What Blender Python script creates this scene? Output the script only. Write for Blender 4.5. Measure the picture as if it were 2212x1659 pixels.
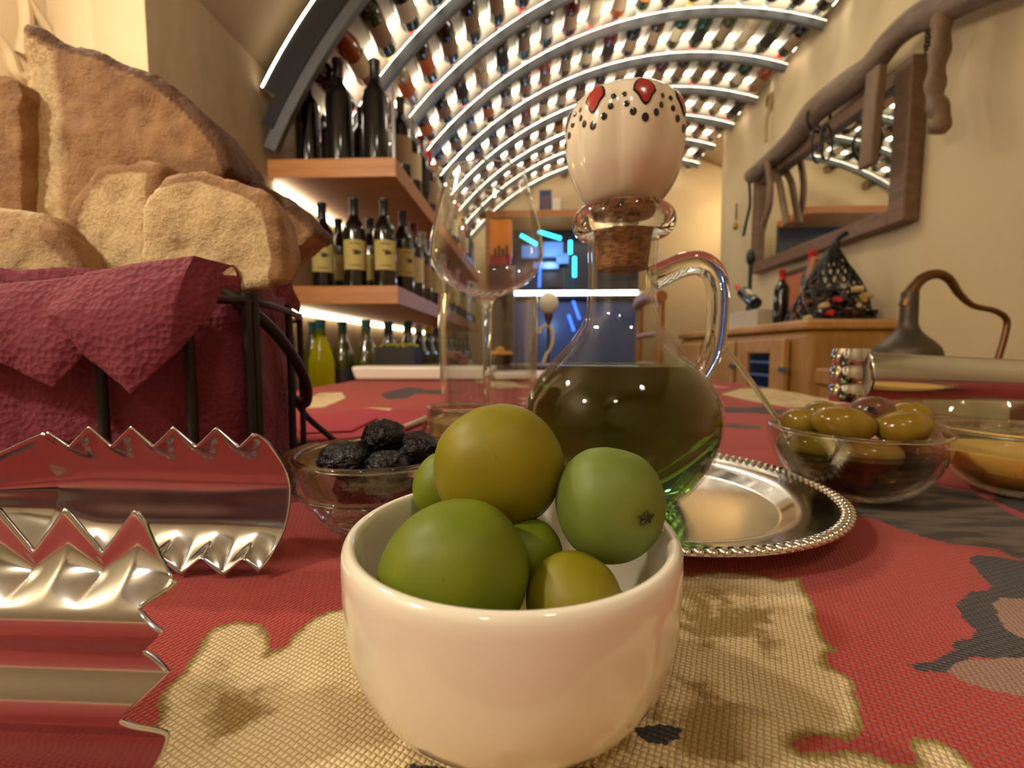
import bpy, bmesh, math, random
import numpy as np
from mathutils import Vector, Matrix, noise
R = math.radians
rnd = random.Random(11)
sc = bpy.context.scene
COL = sc.collection
for o in list(bpy.data.objects):
    bpy.data.objects.remove(o)

# ------------------------------------------------------------------ camera
TZ = 0.75                      # table top
CZ = TZ + 0.078                # camera height
FPX = 980.0
cd = bpy.data.cameras.new('camera')
cam = bpy.data.objects.new('camera', cd)
COL.objects.link(cam)
cam.location = (0, 0, CZ)
cam.rotation_euler = (R(90 - 4.17), 0, R(2.57))
cd.sensor_width = 36
cd.lens = FPX / 2212 * 36
cd.clip_start = 0.004
cd.clip_end = 50
cd.dof.use_dof = True
cd.dof.focus_distance = 0.115
cd.dof.aperture_fstop = 18
sc.camera = cam

# ------------------------------------------------------------------ world, exposure
sc.view_settings.view_transform = 'Standard'
sc.view_settings.look = 'None'
sc.view_settings.gamma = 1
sc.view_settings.use_curve_mapping = False
sc.view_settings.exposure = 0.0
sc.cycles.max_bounces = 14
sc.cycles.transparent_max_bounces = 24
sc.cycles.transmission_bounces = 12
sc.cycles.glossy_bounces = 5
sc.cycles.diffuse_bounces = 4
sc.cycles.use_denoising = True
sc.cycles.sample_clamp_indirect = 4
w = bpy.data.worlds.new('world')
w.use_nodes = True
w.node_tree.nodes['Background'].inputs[0].default_value = (1, .88, .72, 1)
w.node_tree.nodes['Background'].inputs[1].default_value = 0.10
sc.world = w


def lamp(name, kind, loc, energy, color, size=.05, rot=None, sy=None, spot=None):
    l = bpy.data.lights.new(name, kind)
    l.energy = energy
    l.color = color
    if kind == 'AREA':
        l.size = size
        if sy:
            l.shape = 'RECTANGLE'
            l.size_y = sy
    else:
        l.shadow_soft_size = size
    if spot:
        l.spot_size = R(spot)
        l.spot_blend = .5
    ob = bpy.data.objects.new(name, l)
    ob.location = loc
    if rot:
        ob.rotation_euler = rot
    COL.objects.link(ob)
    return ob


WARM = (1, .78, .52)
lamp('sconce_lamp', 'POINT', (-.68, -.24, 1.40), 17, (1, .92, .78), .025)
lamp('niche_spot', 'POINT', (-.74, .42, 1.58), 17, (1, .90, .72), .025)
lamp('overhead_fill', 'POINT', (.45, -.50, 2.15), 10, (1, .94, .80), .06)  # unseen fill light added overhead behind the camera
lamp('overhead_fill_rear', 'POINT', (-.35, -1.1, 2.0), 8, (1, .94, .80), .06)  # second added fill, weaker and further back, out of view
lamp('niche_lamp', 'POINT', (-.95, .72, 1.0), 1.1, (1, .70, .28), .04)
lamp('room_lamp', 'POINT', (.6, 2.3, 2.2), 7, (1, .86, .66), .08)
lamp('end_room_lamp', 'POINT', (1.75, 3.95, 2.0), 9, (1, .80, .52), .08)


# ------------------------------------------------------------------ helpers
def lin(c):
    if isinstance(c, str):
        c = [int(c[i:i + 2], 16) / 255 for i in (0, 2, 4)]
    return tuple((v / 12.92 if v <= .04045 else ((v + .055) / 1.055) ** 2.4) for v in c[:3]) + (1,)


CAMROT = Matrix.Rotation(R(2.57), 3, 'Z') @ Matrix.Rotation(R(90 - 4.17), 3, 'X')


def ray(px, py):
    return CAMROT @ Vector(((px - 1106) / FPX, -(py - 829.5) / FPX, -1))


CAMP = Vector((0, 0, CZ))


def W(px, py, y):              # point of the room at depth y
    d = ray(px, py)
    return CAMP + d * (y / d.y)


def X(px, py, x):              # point of the room on the plane x
    d = ray(px, py)
    return CAMP + d * (x / d.x)


def T(px, py, z=0.0):          # point at height z above the table
    d = ray(px, py)
    return CAMP + d * ((TZ + z - CZ) / d.z)


class NT:
    def __init__(s, name):
        s.m = bpy.data.materials.new(name)
        s.m.use_nodes = True
        s.t = s.m.node_tree
        s.t.nodes.clear()
        s.out = s.n('ShaderNodeOutputMaterial')

    def n(s, kind, **kw):
        nd = s.t.nodes.new(kind)
        for k, v in kw.items():
            if k.startswith('i_'):
                key = k[2:]
                nd.inputs[int(key) if key.isdigit() else key.replace('_', ' ')].default_value = v
            else:
                setattr(nd, k, v)
        return nd

    def l(s, a, b):
        s.t.links.new(a, b)

    def math(s, op, a, b=None, c=None, clamp=False):
        nd = s.n('ShaderNodeMath', operation=op)
        nd.use_clamp = clamp
        for i, v in enumerate((a, b, c)):
            if v is None:
                continue
            if isinstance(v, (int, float)):
                nd.inputs[i].default_value = v
            else:
                s.l(v, nd.inputs[i])
        return nd.outputs[0]

    def mix(s, f, a, b, mode='MIX'):
        nd = s.n('ShaderNodeMix', data_type='RGBA', blend_type=mode)
        for v, i in ((f, 0), (a, 6), (b, 7)):
            if isinstance(v, (int, float, tuple)):
                nd.inputs[i].default_value = v
            else:
                s.l(v, nd.inputs[i])
        return nd.outputs[2]

    def noise(s, scale, detail=3, vec=None, rough=.55):
        nd = s.n('ShaderNodeTexNoise')
        nd.inputs['Scale'].default_value = scale
        nd.inputs['Detail'].default_value = detail
        nd.inputs['Roughness'].default_value = rough
        if vec is not None:
            s.l(vec, nd.inputs['Vector'])
        return nd.outputs[0]

    def ramp(s, v, stops):
        nd = s.n('ShaderNodeValToRGB')
        e = nd.color_ramp.elements
        while len(e) < len(stops):
            e.new(.5)
        for k, (p, c) in enumerate(stops):
            e[k].position = p
            e[k].color = lin(c) if isinstance(c, str) else (c, c, c, 1)
        s.l(v, nd.inputs[0])
        return nd.outputs[0]

    def coord(s, scale=(1, 1, 1), kind='Object'):
        tc = s.n('ShaderNodeTexCoord')
        mp = s.n('ShaderNodeMapping')
        mp.inputs['Scale'].default_value = scale
        s.l(tc.outputs[kind], mp.inputs[0])
        return mp.outputs[0]

    def bump(s, h, strength=.3, dist=.001):
        nd = s.n('ShaderNodeBump')
        nd.inputs['Strength'].default_value = strength
        nd.inputs['Distance'].default_value = dist
        s.l(h, nd.inputs['Height'])
        return nd.outputs[0]

    def pbsdf(s, color=None, rough=.5, metal=0, normal=None, **kw):
        b = s.n('ShaderNodeBsdfPrincipled')
        if color is not None:
            if isinstance(color, tuple):
                b.inputs['Base Color'].default_value = color
            else:
                s.l(color, b.inputs['Base Color'])
        if isinstance(rough, (int, float)):
            b.inputs['Roughness'].default_value = rough
        else:
            s.l(rough, b.inputs['Roughness'])
        b.inputs['Metallic'].default_value = metal
        if normal is not None:
            s.l(normal, b.inputs['Normal'])
        for k, v in kw.items():
            b.inputs[k.replace('_', ' ')].default_value = v
        return b

    def done(s, b):
        s.l(b.outputs[0], s.out.inputs[0])
        return s.m


def plain(name, c, rough=.5, metal=0, var=.12, scale=40, bump=0, **kw):
    t = NT(name)
    v = t.coord()
    nz = t.noise(scale, 3, v)
    c1 = lin(c)
    dk = tuple(x * (1 - var) for x in c1[:3]) + (1,)
    lt = tuple(min(1, x * (1 + var)) for x in c1[:3]) + (1,)
    col = t.mix(nz, dk, lt)
    nrm = t.bump(t.noise(scale * 2.5, 4, v), bump, .002) if bump else None
    return t.done(t.pbsdf(col, rough, metal, nrm, **kw))


def wood(name, a, b, grain=(3, 30, 30), rough=.5, bump=.15):
    t = NT(name)
    v = t.coord(grain)
    n1 = t.noise(1.5, 4, v)
    n2 = t.noise(6, 3, v)
    f = t.math('ADD', t.math('MULTIPLY', n1, .7), t.math('MULTIPLY', n2, .3))
    col = t.ramp(f, [(.3, a), (.7, b)])
    return t.done(t.pbsdf(col, rough, 0, t.bump(n2, bump, .002)))


def emit(name, c, strength):
    t = NT(name)
    e = t.n('ShaderNodeEmission')
    e.inputs[0].default_value = lin(c)
    e.inputs[1].default_value = strength
    return t.done(e)


def thin_glass(name, tint='ffffff', refl=1.0, body=0.0):
    t = NT(name)
    fr = t.n('ShaderNodeLayerWeight')
    fr.inputs[0].default_value = .5
    fres = t.math('MULTIPLY_ADD', t.math('POWER', fr.outputs['Facing'], 3.2), .95, .04)
    tr = t.n('ShaderNodeBsdfTransparent')
    tr.inputs[0].default_value = lin(tint)
    gl = t.n('ShaderNodeBsdfGlossy')
    gl.inputs['Roughness'].default_value = .02
    gl.inputs[0].default_value = (.95, .95, .95, 1)
    mx = t.n('ShaderNodeMixShader')
    f = t.math('MULTIPLY_ADD', fres, refl, body, clamp=True)
    t.l(f, mx.inputs[0])
    t.l(tr.outputs[0], mx.inputs[1])
    t.l(gl.outputs[0], mx.inputs[2])
    return t.done(mx)


# ------------------------------------------------------------------ materials
M = {}
# plaster
t = NT('plaster_tan')
v = t.coord()
n1 = t.noise(1.3, 5, v)
n2 = t.noise(14, 5, v)
c = t.mix(t.ramp(n1, [(.35, 0.0), (.7, 1.0)]), lin('c2ac88'), lin('d6c29c'))
M['plaster'] = t.done(t.pbsdf(c, .85, 0, t.bump(n2, .25, .006)))
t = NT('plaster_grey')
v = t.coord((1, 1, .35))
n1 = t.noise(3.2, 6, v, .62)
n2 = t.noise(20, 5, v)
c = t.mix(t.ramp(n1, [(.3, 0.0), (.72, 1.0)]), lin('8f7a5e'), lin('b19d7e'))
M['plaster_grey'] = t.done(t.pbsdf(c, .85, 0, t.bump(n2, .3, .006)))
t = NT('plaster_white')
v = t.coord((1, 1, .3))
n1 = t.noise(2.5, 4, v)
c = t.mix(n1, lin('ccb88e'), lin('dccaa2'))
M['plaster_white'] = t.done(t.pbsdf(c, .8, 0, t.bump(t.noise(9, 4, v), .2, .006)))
M['panel'] = plain('white_panel', 'efe6d2', .6, 0, .05, 5)
M['floor'] = plain('floor_terracotta', '7a4a34', .5, 0, .2, 6)
M['black_steel'] = plain('black_steel', '2c2c2e', .4, .4, .1, 20)
M['grey_steel'] = plain('grey_steel', '8e8f92', .35, .8, .1, 20)
M['iron'] = plain('dark_iron_wire', '2c2420', .5, .4, .2, 120)
M['pewter'] = plain('dark_pewter', '4f463c', .45, .6, .2, 30, .15)
M['copper'] = plain('aged_copper', '6b4a2a', .35, .8, .25, 40, .1)
M['white_ceramic'] = plain('white_glazed_ceramic', 'e6dfcb', .12, 0, .015, 8, Coat_Weight=.6, Coat_Roughness=.05)
M['white_plastic'] = plain('white_enamel', 'e6dccf', .3, 0, .03, 20)
M['shelf_wood'] = wood('honey_shelf_wood', '9a5f2a', 'c08344', (2.5, 40, 40), .45)
M['cab_wood'] = wood('pale_cabinet_wood', 'a9793f', 'c99a5c', (30, 3, 4), .5)
M['cab_side'] = wood('ochre_cabinet_side', '93682f', 'ae8142', (20, 20, 3), .5)
M['frame_wood'] = wood('brown_frame_wood', '5e4630', '80624a', (20, 3, 20), .55)
M['yoke_wood'] = wood('worn_grey_wood', '584638', '8a7660', (25, 3, 25), .6, .3)
M['stave_wood'] = wood('stave_wood', '5b4630', '86694a', (25, 25, 3), .6, .3)
M['chair_wood'] = wood('chair_wood', '8a5424', 'b0753a', (20, 20, 4), .45)
M['bar_wood'] = wood('orange_bar_wood', '9a5a24', 'b97434', (4, 20, 20), .45)
M['dark_wood'] = wood('dark_brown_wood', '3a2416', '55371f', (4, 20, 20), .5)
M['mirror'] = plain('mirror_glass', 'eef0ea', .015, 1, .01, 4)
M['black'] = plain('black_lacquer', '151516', .35, 0, .1, 10)
M['thin_glass'] = thin_glass('clear_thin_glass', 'fbfbf8', .75, -.01)
M['wine_glass'] = thin_glass('crystal_glass', 'f7f8f8', 1.1, .02)
M['bowl_glass'] = thin_glass('pressed_bowl_glass', 'f1f2ec', 1.0, .03)
t = NT('solid_glass')
M['glass'] = t.done(t.pbsdf(lin('f6faf4'), .03, 0, t.bump(t.noise(220, 2, t.coord()), .12, .0006),
                            Transmission_Weight=1, IOR=1.45))
t = NT('olive_oil')
g = t.n('ShaderNodeBsdfRefraction')
g.inputs['IOR'].default_value = 1.18
g.inputs['Roughness'].default_value = .02
gg = t.n('ShaderNodeBsdfGlossy')
gg.inputs['Roughness'].default_value = .06
lw = t.n('ShaderNodeFresnel')
lw.inputs[0].default_value = 1.2
mx = t.n('ShaderNodeMixShader')
t.l(lw.outputs[0], mx.inputs[0]); t.l(g.outputs[0], mx.inputs[1]); t.l(gg.outputs[0], mx.inputs[2])
va = t.n('ShaderNodeVolumeAbsorption')
va.inputs[0].default_value = (.36, .63, .04, 1)
va.inputs[1].default_value = 44
t.l(va.outputs[0], t.out.inputs['Volume'])
t.l(mx.outputs[0], t.out.inputs[0])
M['oil'] = t.m
t = NT('polished_steel')
v = t.coord()
M['steel'] = t.done(t.pbsdf(lin('c6c9cc'), t.math('MULTIPLY_ADD', t.noise(30, 3, v), .12, .06), 1,
                            t.bump(t.noise(60, 2, v), .05, .001)))
t = NT('silver_tray')
v = t.coord()
M['silver'] = t.done(t.pbsdf(lin('dcd8d0'), t.math('MULTIPLY_ADD', t.noise(60, 4, v), .14, .06), 1,
                             t.bump(t.noise(400, 3, v), .03, .0005)))


def olive_mat(name, a, b, rough=.5):
    t = NT(name)
    v = t.coord()
    n1 = t.noise(45, 3, v)
    sp = t.noise(900, 2, v)
    c = t.mix(t.ramp(n1, [(.35, 0.0), (.68, 1.0)]), lin(a), lin(b))
    c = t.mix(t.ramp(sp, [(.70, 0.0), (.76, .35)]), c, lin('4a4a10'))
    b = t.pbsdf(c, rough, 0, t.bump(t.noise(300, 2, v), .06, .0006),
                Subsurface_Weight=.12, Subsurface_Scale=.003, Specular_IOR_Level=.32)
    b.inputs['Subsurface Radius'].default_value = (.8, 1, .2)
    return t.done(b)


M['olive_green'] = olive_mat('green_olive_skin', '58660a', '6e7a14')
M['olive_yellow'] = olive_mat('yellow_olive_skin', '726c06', '847810')
M['olive_pale'] = olive_mat('pale_olive_skin', '5a6826', '707e36')
M['olive_brown'] = olive_mat('cured_olive_skin', '6e5418', '8a7024', .15)
M['olive_purple'] = olive_mat('purple_olive_skin', '4a2c1e', '6b4630', .2)
t = NT('wrinkled_black_olive')
v = t.coord()
nz = t.noise(160, 4, v)
M['prune'] = t.done(t.pbsdf(t.mix(nz, lin('060506'), lin('100c0c')), .34, 0, t.bump(nz, 1.0, .006), Specular_IOR_Level=.35))
# bread
t = NT('bread')
v = t.coord()
at = t.n('ShaderNodeAttribute', attribute_name='crust')
n1 = t.noise(55, 5, v)
n2 = t.noise(420, 4, v, .7)
n3 = t.noise(16, 3, v)
crumb = t.mix(t.ramp(n2, [(.36, 0.0), (.62, 1.0)]), lin('cbab78'), lin('e4ca9a'))
skin = t.mix(t.ramp(n1, [(.3, 0.0), (.7, 1.0)]), lin('8a6340'), lin('b48a5c'))
dark = t.mix(n1, lin('452c1c'), lin('7a5234'))
f = t.math('ADD', at.outputs['Fac'], t.math('MULTIPLY_ADD', n3, .35, -.17))
c = t.mix(t.ramp(f, [(.28, 0.0), (.42, 1.0)]), crumb, skin)
c = t.mix(t.ramp(f, [(.68, 0.0), (.92, 1.0)]), c, dark)
b = t.pbsdf(c, .75, 0, t.bump(n2, .8, .0022), Subsurface_Weight=.12, Subsurface_Scale=.004)
M['bread'] = t.done(b)
# paper napkin
t = NT('burgundy_paper_napkin')
v = t.coord((380, 380, 380))
vo = t.n('ShaderNodeTexVoronoi')
vo.inputs['Scale'].default_value = 1
t.l(v, vo.inputs['Vector'])
M['napkin'] = t.done(t.pbsdf(t.mix(t.noise(60, 3), lin('6a1f30'), lin('7f2a3a')), .85, 0,
                             t.bump(vo.outputs['Distance'], .55, .0014)))
t = NT('flat_red_napkin')
M['napkin_flat'] = t.done(t.pbsdf(t.mix(t.noise(60, 3), lin('a02c3e'), lin('b03a4a')), .85))
# cork
t = NT('cork')
v = t.coord((1, 1, 2.6))
n1 = t.noise(230, 4, v, .7)
M['cork'] = t.done(t.pbsdf(t.ramp(n1, [(.36, '3a1c0a'), (.5, '8a5424'), (.7, 'a56a32')]), .7, 0, t.bump(n1, .9, .002)))
M['liquid_yellow'] = plain('cloudy_yellow_juice', 'f0c268', .12, 0, .12, 50, Subsurface_Weight=.3, Subsurface_Scale=.01)
M['liquid_tan'] = plain('tan_spread', 'c49a68', .5, 0, .2, 120, .2)
M['brine'] = thin_glass('oil_brine', 'c9bb66', .5, .03)
M['steel_knife'] = plain('knife_steel', 'c4beb6', .2, 1, .05, 40)


# ------------------------------------------------------------------ mesh helpers
class MB:
    def __init__(s):
        s.v, s.f, s.mi = [], [], []
        s.cur = 0

    def add(s, vs, fs):
        b = len(s.v)
        s.v += [tuple(p) for p in vs]
        s.f += [tuple(b + i for i in q) for q in fs]
        s.mi += [s.cur] * len(fs)
        return s

    def box(s, c, d, rot=None, taper=1.0):
        c = Vector(c)
        vs = []
        for z in (-.5, .5):
            k = taper if z > 0 else 1
            for x, y in ((-.5, -.5), (.5, -.5), (.5, .5), (-.5, .5)):
                p = Vector((x * d[0] * k, y * d[1] * k, z * d[2]))
                if rot is not None:
                    p = rot @ p
                vs.append(c + p)
        return s.add(vs, [(3, 2, 1, 0), (4, 5, 6, 7), (0, 1, 5, 4), (1, 2, 6, 5), (2, 3, 7, 6), (3, 0, 4, 7)])

    def hexa(s, p):            # eight corners: four low, four high
        return s.add(p, [(3, 2, 1, 0), (4, 5, 6, 7), (0, 1, 5, 4), (1, 2, 6, 5), (2, 3, 7, 6), (3, 0, 4, 7)])

    def lathe(s, prof, seg=24, c=(0, 0, 0), mod=None, closed=False):
        c = Vector(c)
        vs, fs, rows = [], [], []
        for (r, z) in prof:
            if r < 1e-6:
                rows.append([len(vs)])
                vs.append(c + Vector((0, 0, z)))
            else:
                row = []
                for k in range(seg):
                    a = 2 * math.pi * k / seg
                    rr = r * (mod(a, z) if mod else 1)
                    row.append(len(vs))
                    vs.append(c + Vector((rr * math.cos(a), rr * math.sin(a), z)))
                rows.append(row)
        pairs = list(zip(rows, rows[1:]))
        if closed:
            pairs.append((rows[-1], rows[0]))
        for A, B in pairs:
            for k in range(seg):
                k2 = (k + 1) % seg
                if len(A) == 1 and len(B) == 1:
                    continue
                if len(A) == 1:
                    fs.append((A[0], B[k2], B[k]))
                elif len(B) == 1:
                    fs.append((A[k], A[k2], B[0]))
                else:
                    fs.append((A[k], A[k2], B[k2], B[k]))
        return s.add(vs, fs)

    def tube(s, pts, r, seg=8, closed=False, flat=None, caps=True):
        pts = [Vector(p) for p in pts]
        n = len(pts)
        rs = r if isinstance(r, (list, tuple)) else [r] * n
        up = None
        vs, fs = [], []
        for i, p in enumerate(pts):
            if closed:
                d = pts[(i + 1) % n] - pts[i - 1]
            else:
                d = pts[min(i + 1, n - 1)] - pts[max(i - 1, 0)]
            d.normalize()
            if up is None:
                up = d.orthogonal().normalized() if flat is None else Vector(flat)
            if flat is not None:
                up = Vector(flat)
            up = (up - d * up.dot(d)).normalized()
            side = d.cross(up)
            for k in range(seg):
                a = 2 * math.pi * k / seg
                q = up * math.cos(a) + side * math.sin(a)
                vs.append(p + q * rs[i])
        m = n if closed else n - 1
        for i in range(m):
            for k in range(seg):
                a, b = i * seg + k, i * seg + (k + 1) % seg
                j = (i + 1) % n
                fs.append((a, b, j * seg + (k + 1) % seg, j * seg + k))
        if not closed and caps:
            fs.append(tuple(range(seg - 1, -1, -1)))
            fs.append(tuple((n - 1) * seg + k for k in range(seg)))
        return s.add(vs, fs)

    def grid(s, fn, nu, nv):
        vs = [fn(i / nu, j / nv) for j in range(nv + 1) for i in range(nu + 1)]
        fs = [(j * (nu + 1) + i, j * (nu + 1) + i + 1, (j + 1) * (nu + 1) + i + 1, (j + 1) * (nu + 1) + i)
              for j in range(nv) for i in range(nu)]
        return s.add(vs, fs)

    def prism(s, poly, fn, t0, t1):   # poly of 2-D points, fn(u, v, t) -> point
        n = len(poly)
        vs = [fn(u, v, t0) for u, v in poly] + [fn(u, v, t1) for u, v in poly]
        fs = [tuple(range(n - 1, -1, -1)), tuple(range(n, 2 * n))]
        fs += [(i, (i + 1) % n, n + (i + 1) % n, n + i) for i in range(n)]
        return s.add(vs, fs)

    def ball(s, c, r, seg=12, rings=8, mtx=None):
        prof = [(math.sin(math.pi * i / rings), -math.cos(math.pi * i / rings)) for i in range(rings + 1)]
        prof[0] = (0, -1); prof[-1] = (0, 1)
        b = MB().lathe(prof, seg)
        c = Vector(c)
        rr = Vector(r) if isinstance(r, (tuple, list)) else Vector((r, r, r))
        vs = []
        for p in b.v:
            q = Vector((p[0] * rr.x, p[1] * rr.y, p[2] * rr.z))
            if mtx is not None:
                q = mtx @ q
            vs.append(c + q)
        return s.add(vs, b.f)

    def mesh(s, name, mats, smooth=40, off=(0, 0, 0)):
        me = bpy.data.meshes.new(name)
        o = Vector(off)
        me.from_pydata([Vector(p) - o for p in s.v], [], s.f)
        mats = mats if isinstance(mats, (list, tuple)) else [mats]
        for m in mats:
            me.materials.append(M[m] if isinstance(m, str) else m)
        if len(mats) > 1:
            me.polygons.foreach_set('material_index', s.mi)
        bm = bmesh.new()
        bm.from_mesh(me)
        bmesh.ops.recalc_face_normals(bm, faces=bm.faces)
        bm.to_mesh(me)
        bm.free()
        if smooth:
            me.polygons.foreach_set('use_smooth', [True] * len(me.polygons))
            me.set_sharp_from_angle(angle=R(smooth))
        return me

    def build(s, name, mats, parent=None, smooth=40, loc=None):
        off = Vector(parent_loc(parent)) if parent is not None else Vector(loc or (0, 0, 0))
        ob = bpy.data.objects.new(name, s.mesh(name, mats, smooth, off))
        COL.objects.link(ob)
        if parent is not None:
            ob.parent = parent
        else:
            ob.location = off
        return ob


def parent_loc(p):
    l = Vector((0, 0, 0))
    while p is not None:
        l += p.location
        p = p.parent
    return l


def tag(o, label, cat, group=None):
    o['label'] = label
    o['category'] = cat
    if group:
        o['group'] = group
    return o


def thing(name, label, cat, loc, group=None):
    o = bpy.data.objects.new(name, None)
    o.empty_display_size = .02
    o.location = loc
    COL.objects.link(o)
    return tag(o, label, cat, group)


def struct(o):
    o['kind'] = 'structure'
    return o


def bevel(o, wd, seg=2):
    m = o.modifiers.new('bevel', 'BEVEL')
    m.width = wd
    m.segments = seg
    m.limit_method = 'ANGLE'
    return o


def catmull(pts, n=6, closed=False):
    P = [Vector(p) for p in pts]
    out = []
    m = len(P)
    for i in range(m if closed else m - 1):
        if closed:
            a, b, c, d = P[i - 1], P[i], P[(i + 1) % m], P[(i + 2) % m]
        else:
            a, b, c, d = P[max(i - 1, 0)], P[i], P[i + 1], P[min(i + 2, m - 1)]
        for k in range(n):
            u = k / n
            out.append(.5 * ((2 * b) + (c - a) * u + (2 * a - 5 * b + 4 * c - d) * u * u + (3 * b - a - 3 * c + d) * u ** 3))
    if not closed:
        out.append(P[-1])
    return out


# ================================================================== the room
VX, VZ, VR = .89, CZ - .20, 1.874          # axis and radius of the bottle vault
ARCH_Y = [1.41 + .34 * k for k in range(9)]
WR = 1.5                                    # right wall
WL = -.83                                   # left wall
BACK = 4.32
BEHIND = -1.6
NX, NY0, NY1 = -1.05, .30, .99              # niche in the left wall

mb = MB()
mb.box((.4, 1.4, -.05), (4.6, 6.6, .1))
struct(mb.build('floor', 'floor'))

# plaster vault above
pr = VR + .15


def vault_pt(u, v):
    a = math.acos((WL - VX) / pr) * (1 - u) + R(52) * u
    y = BEHIND + (BACK - BEHIND) * v
    return Vector((VX + pr * math.cos(a), y, VZ + pr * math.sin(a)))


mb = MB().grid(vault_pt, 40, 6)
VSPRING = VZ + pr * math.sin(math.acos((WL - VX) / pr))
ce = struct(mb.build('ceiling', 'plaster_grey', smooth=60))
so = ce.modifiers.new('thickness', 'SOLIDIFY'); so.thickness = .08; so.offset = 1

# left wall: solid pieces around the lit niche
mb = MB()
mb.box((WL - .06, (NY1 + BACK) / 2, (VSPRING + .05) / 2), (.119, BACK - NY1, VSPRING + .05))
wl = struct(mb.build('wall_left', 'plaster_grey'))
mb = MB()
mb.box(((NX + WL) / 2 - .026, NY1 + .055, VSPRING / 2 + .3), (WL - NX + .05, .11, VSPRING + .6))
struct(mb.build('trim_1', 'plaster'))
mb = MB()
mb.box((NX - .05, (NY0 + NY1) / 2, VSPRING / 2 + .3), (.1, NY1 - NY0 + .3, VSPRING + .6))
# broken plaster ridges on the niche's back wall
for pl in ([(28, -40), (60, 10), (95, 60), (130, 95)], [(-30, 60), (10, 110), (30, 160), (60, 170)], [(40, 120), (52, 60), (48, 0)]):
    pts = []
    for (px, py) in pl:
        p = X(px, py, NX)
        pts.append(Vector((NX + .004, min(p.y, NY1 - .002), p.z)))
    mb.tube(catmull(pts, 5), .012, 6)
struct(mb.build('wall_niche', 'plaster'))
mb = MB()
mb.box((WL - .06, (NY0 + BEHIND) / 2, 1.0), (.12, NY0 - BEHIND, 2.0))
mb.box(((NX + WL) / 2, NY0 - .05, 1.0), (WL - NX + .02, .098, 2.0))
struct(mb.build('wall_left_front', 'plaster'))


# right wall with soft plaster folds
def rw(u, v):
    y = BEHIND + (3.72 - BEHIND) * u
    z = 2.62 * v
    d = 0
    if z > .9:
        k = min(1, (z - .9) / .8)
        d = k * (.018 * math.sin(y * 9 + z * 1.5) + .012 * math.sin(y * 17 + 1 - z))
        d *= max(0, min(1, (y - 1.5) / .6))
    return Vector((WR + d, y, z))


mb = MB().grid(rw, 160, 30)
mb.box((WR + .16, 3.66, 1.31), (.3, .12, 2.62))
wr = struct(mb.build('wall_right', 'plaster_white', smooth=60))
mb = MB()
mb.box((.6, BACK + .06, 1.35), (4.2, .12, 2.9))
struct(mb.build('wall_back', 'plaster'))
mb = MB()
mb.box((.4, BEHIND - .06, 1.35), (4.6, .12, 2.9))
struct(mb.build('wall_behind', 'plaster'))
mb = MB()
mb.box((2.3, 3.9, 1.35), (.1, 1.2, 2.9))
struct(mb.build('wall_side_room', 'plaster'))

# ------------------------------------------------------------------ bottle vault rack
M['led'] = emit('led_strip_white', 'fff4dc', 12)
M['hidden_fill_strip'] = emit('hidden_fill_white', 'fff0d4', 16)
M['rack_steel'] = plain('rack_steel', '6e7074', .38, .6, .08, 20)
A0, A1 = R(154.3), R(73.2)
AP = R(149.8)
rack = thing('vault_bottle_rack', 'arched black steel bottle rack with white lit panels lining the vault', 'bottle rack', (VX, ARCH_Y[0], VZ))


def arc_strip(mb, y0, y1, r0, r1, n=44, a0=A0, a1=A1):
    vs, fs = [], []
    for i in range(n + 1):
        a = a0 + (a1 - a0) * i / n
        c, s_ = math.cos(a), math.sin(a)
        for (r, y) in ((r0, y0), (r0, y1), (r1, y1), (r1, y0)):
            vs.append((VX + r * c, y, VZ + r * s_))
    for i in range(n):
        for k in range(4):
            a, b = i * 4 + k, i * 4 + (k + 1) % 4
            fs.append((a, b, b + 4, a + 4))
    fs.append((3, 2, 1, 0))
    fs.append(tuple(n * 4 + k for k in range(4)))
    return mb.add(vs, fs)


for k, y in enumerate(ARCH_Y):
    bar = arc_strip(MB(), y - .011, y + .011, VR - .012, VR + .026).build('arch_bar', 'rack_steel', rack, 30)
    if k == 0:
        fm = arc_strip(MB(), y - .0165, y - .0115, VR + .055, VR + .098, 44, AP)
        arc_strip(fm, y - .0165, y - .0115, VR + .020, VR + .055, 44, R(152.6)).build('end_fascia', 'black_steel', bar, 30)
        arc_strip(MB(), y - .0185, y - .0155, VR + .0985, VR + .1025, 44, AP).build('led_edge', 'led', bar, 30)
    if k:
        arc_strip(MB(), y - .058, y - .024, VR + .086, VR + .0915, 44, AP).build('led_strip', 'led', bar, 30)
    if k:
        arc_strip(MB(), y - .009, y + .009, VR + .0262, VR + .0285).build('hidden_fill_strip', 'hidden_fill_strip', bar, 30)  # glowing strip added out of sight on the bar to brighten the panel
    y1 = ARCH_Y[k + 1] if k < 8 else y + .17
    arc_strip(MB(), y + (-.015 if k == 0 else .006), y1 + .004, VR + .092, VR + .104, 44, AP).build('back_panel', 'panel', rack, 30)


# ------------------------------------------------------------------ bottles
def bottle_profile(kind, s=1.0):
    if kind == 'bordeaux':
        p = [(0, .004), (.030, 0), (.0365, .003), (.0375, .008), (.0375, .188), (.0355, .203), (.027, .219), (.0175, .233), (.0145, .245), (.0135, .285), (.0152, .287), (.0152, .297), (0, .297)]
    else:
        p = [(0, .004), (.032, 0), (.039, .003), (.040, .008), (.040, .150), (.038, .170), (.031, .197), (.022, .222), (.0155, .245), (.014, .285), (.0158, .287), (.0158, .297), (0, .297)]
    return [(r * s, z * s) for r, z in p]


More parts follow.
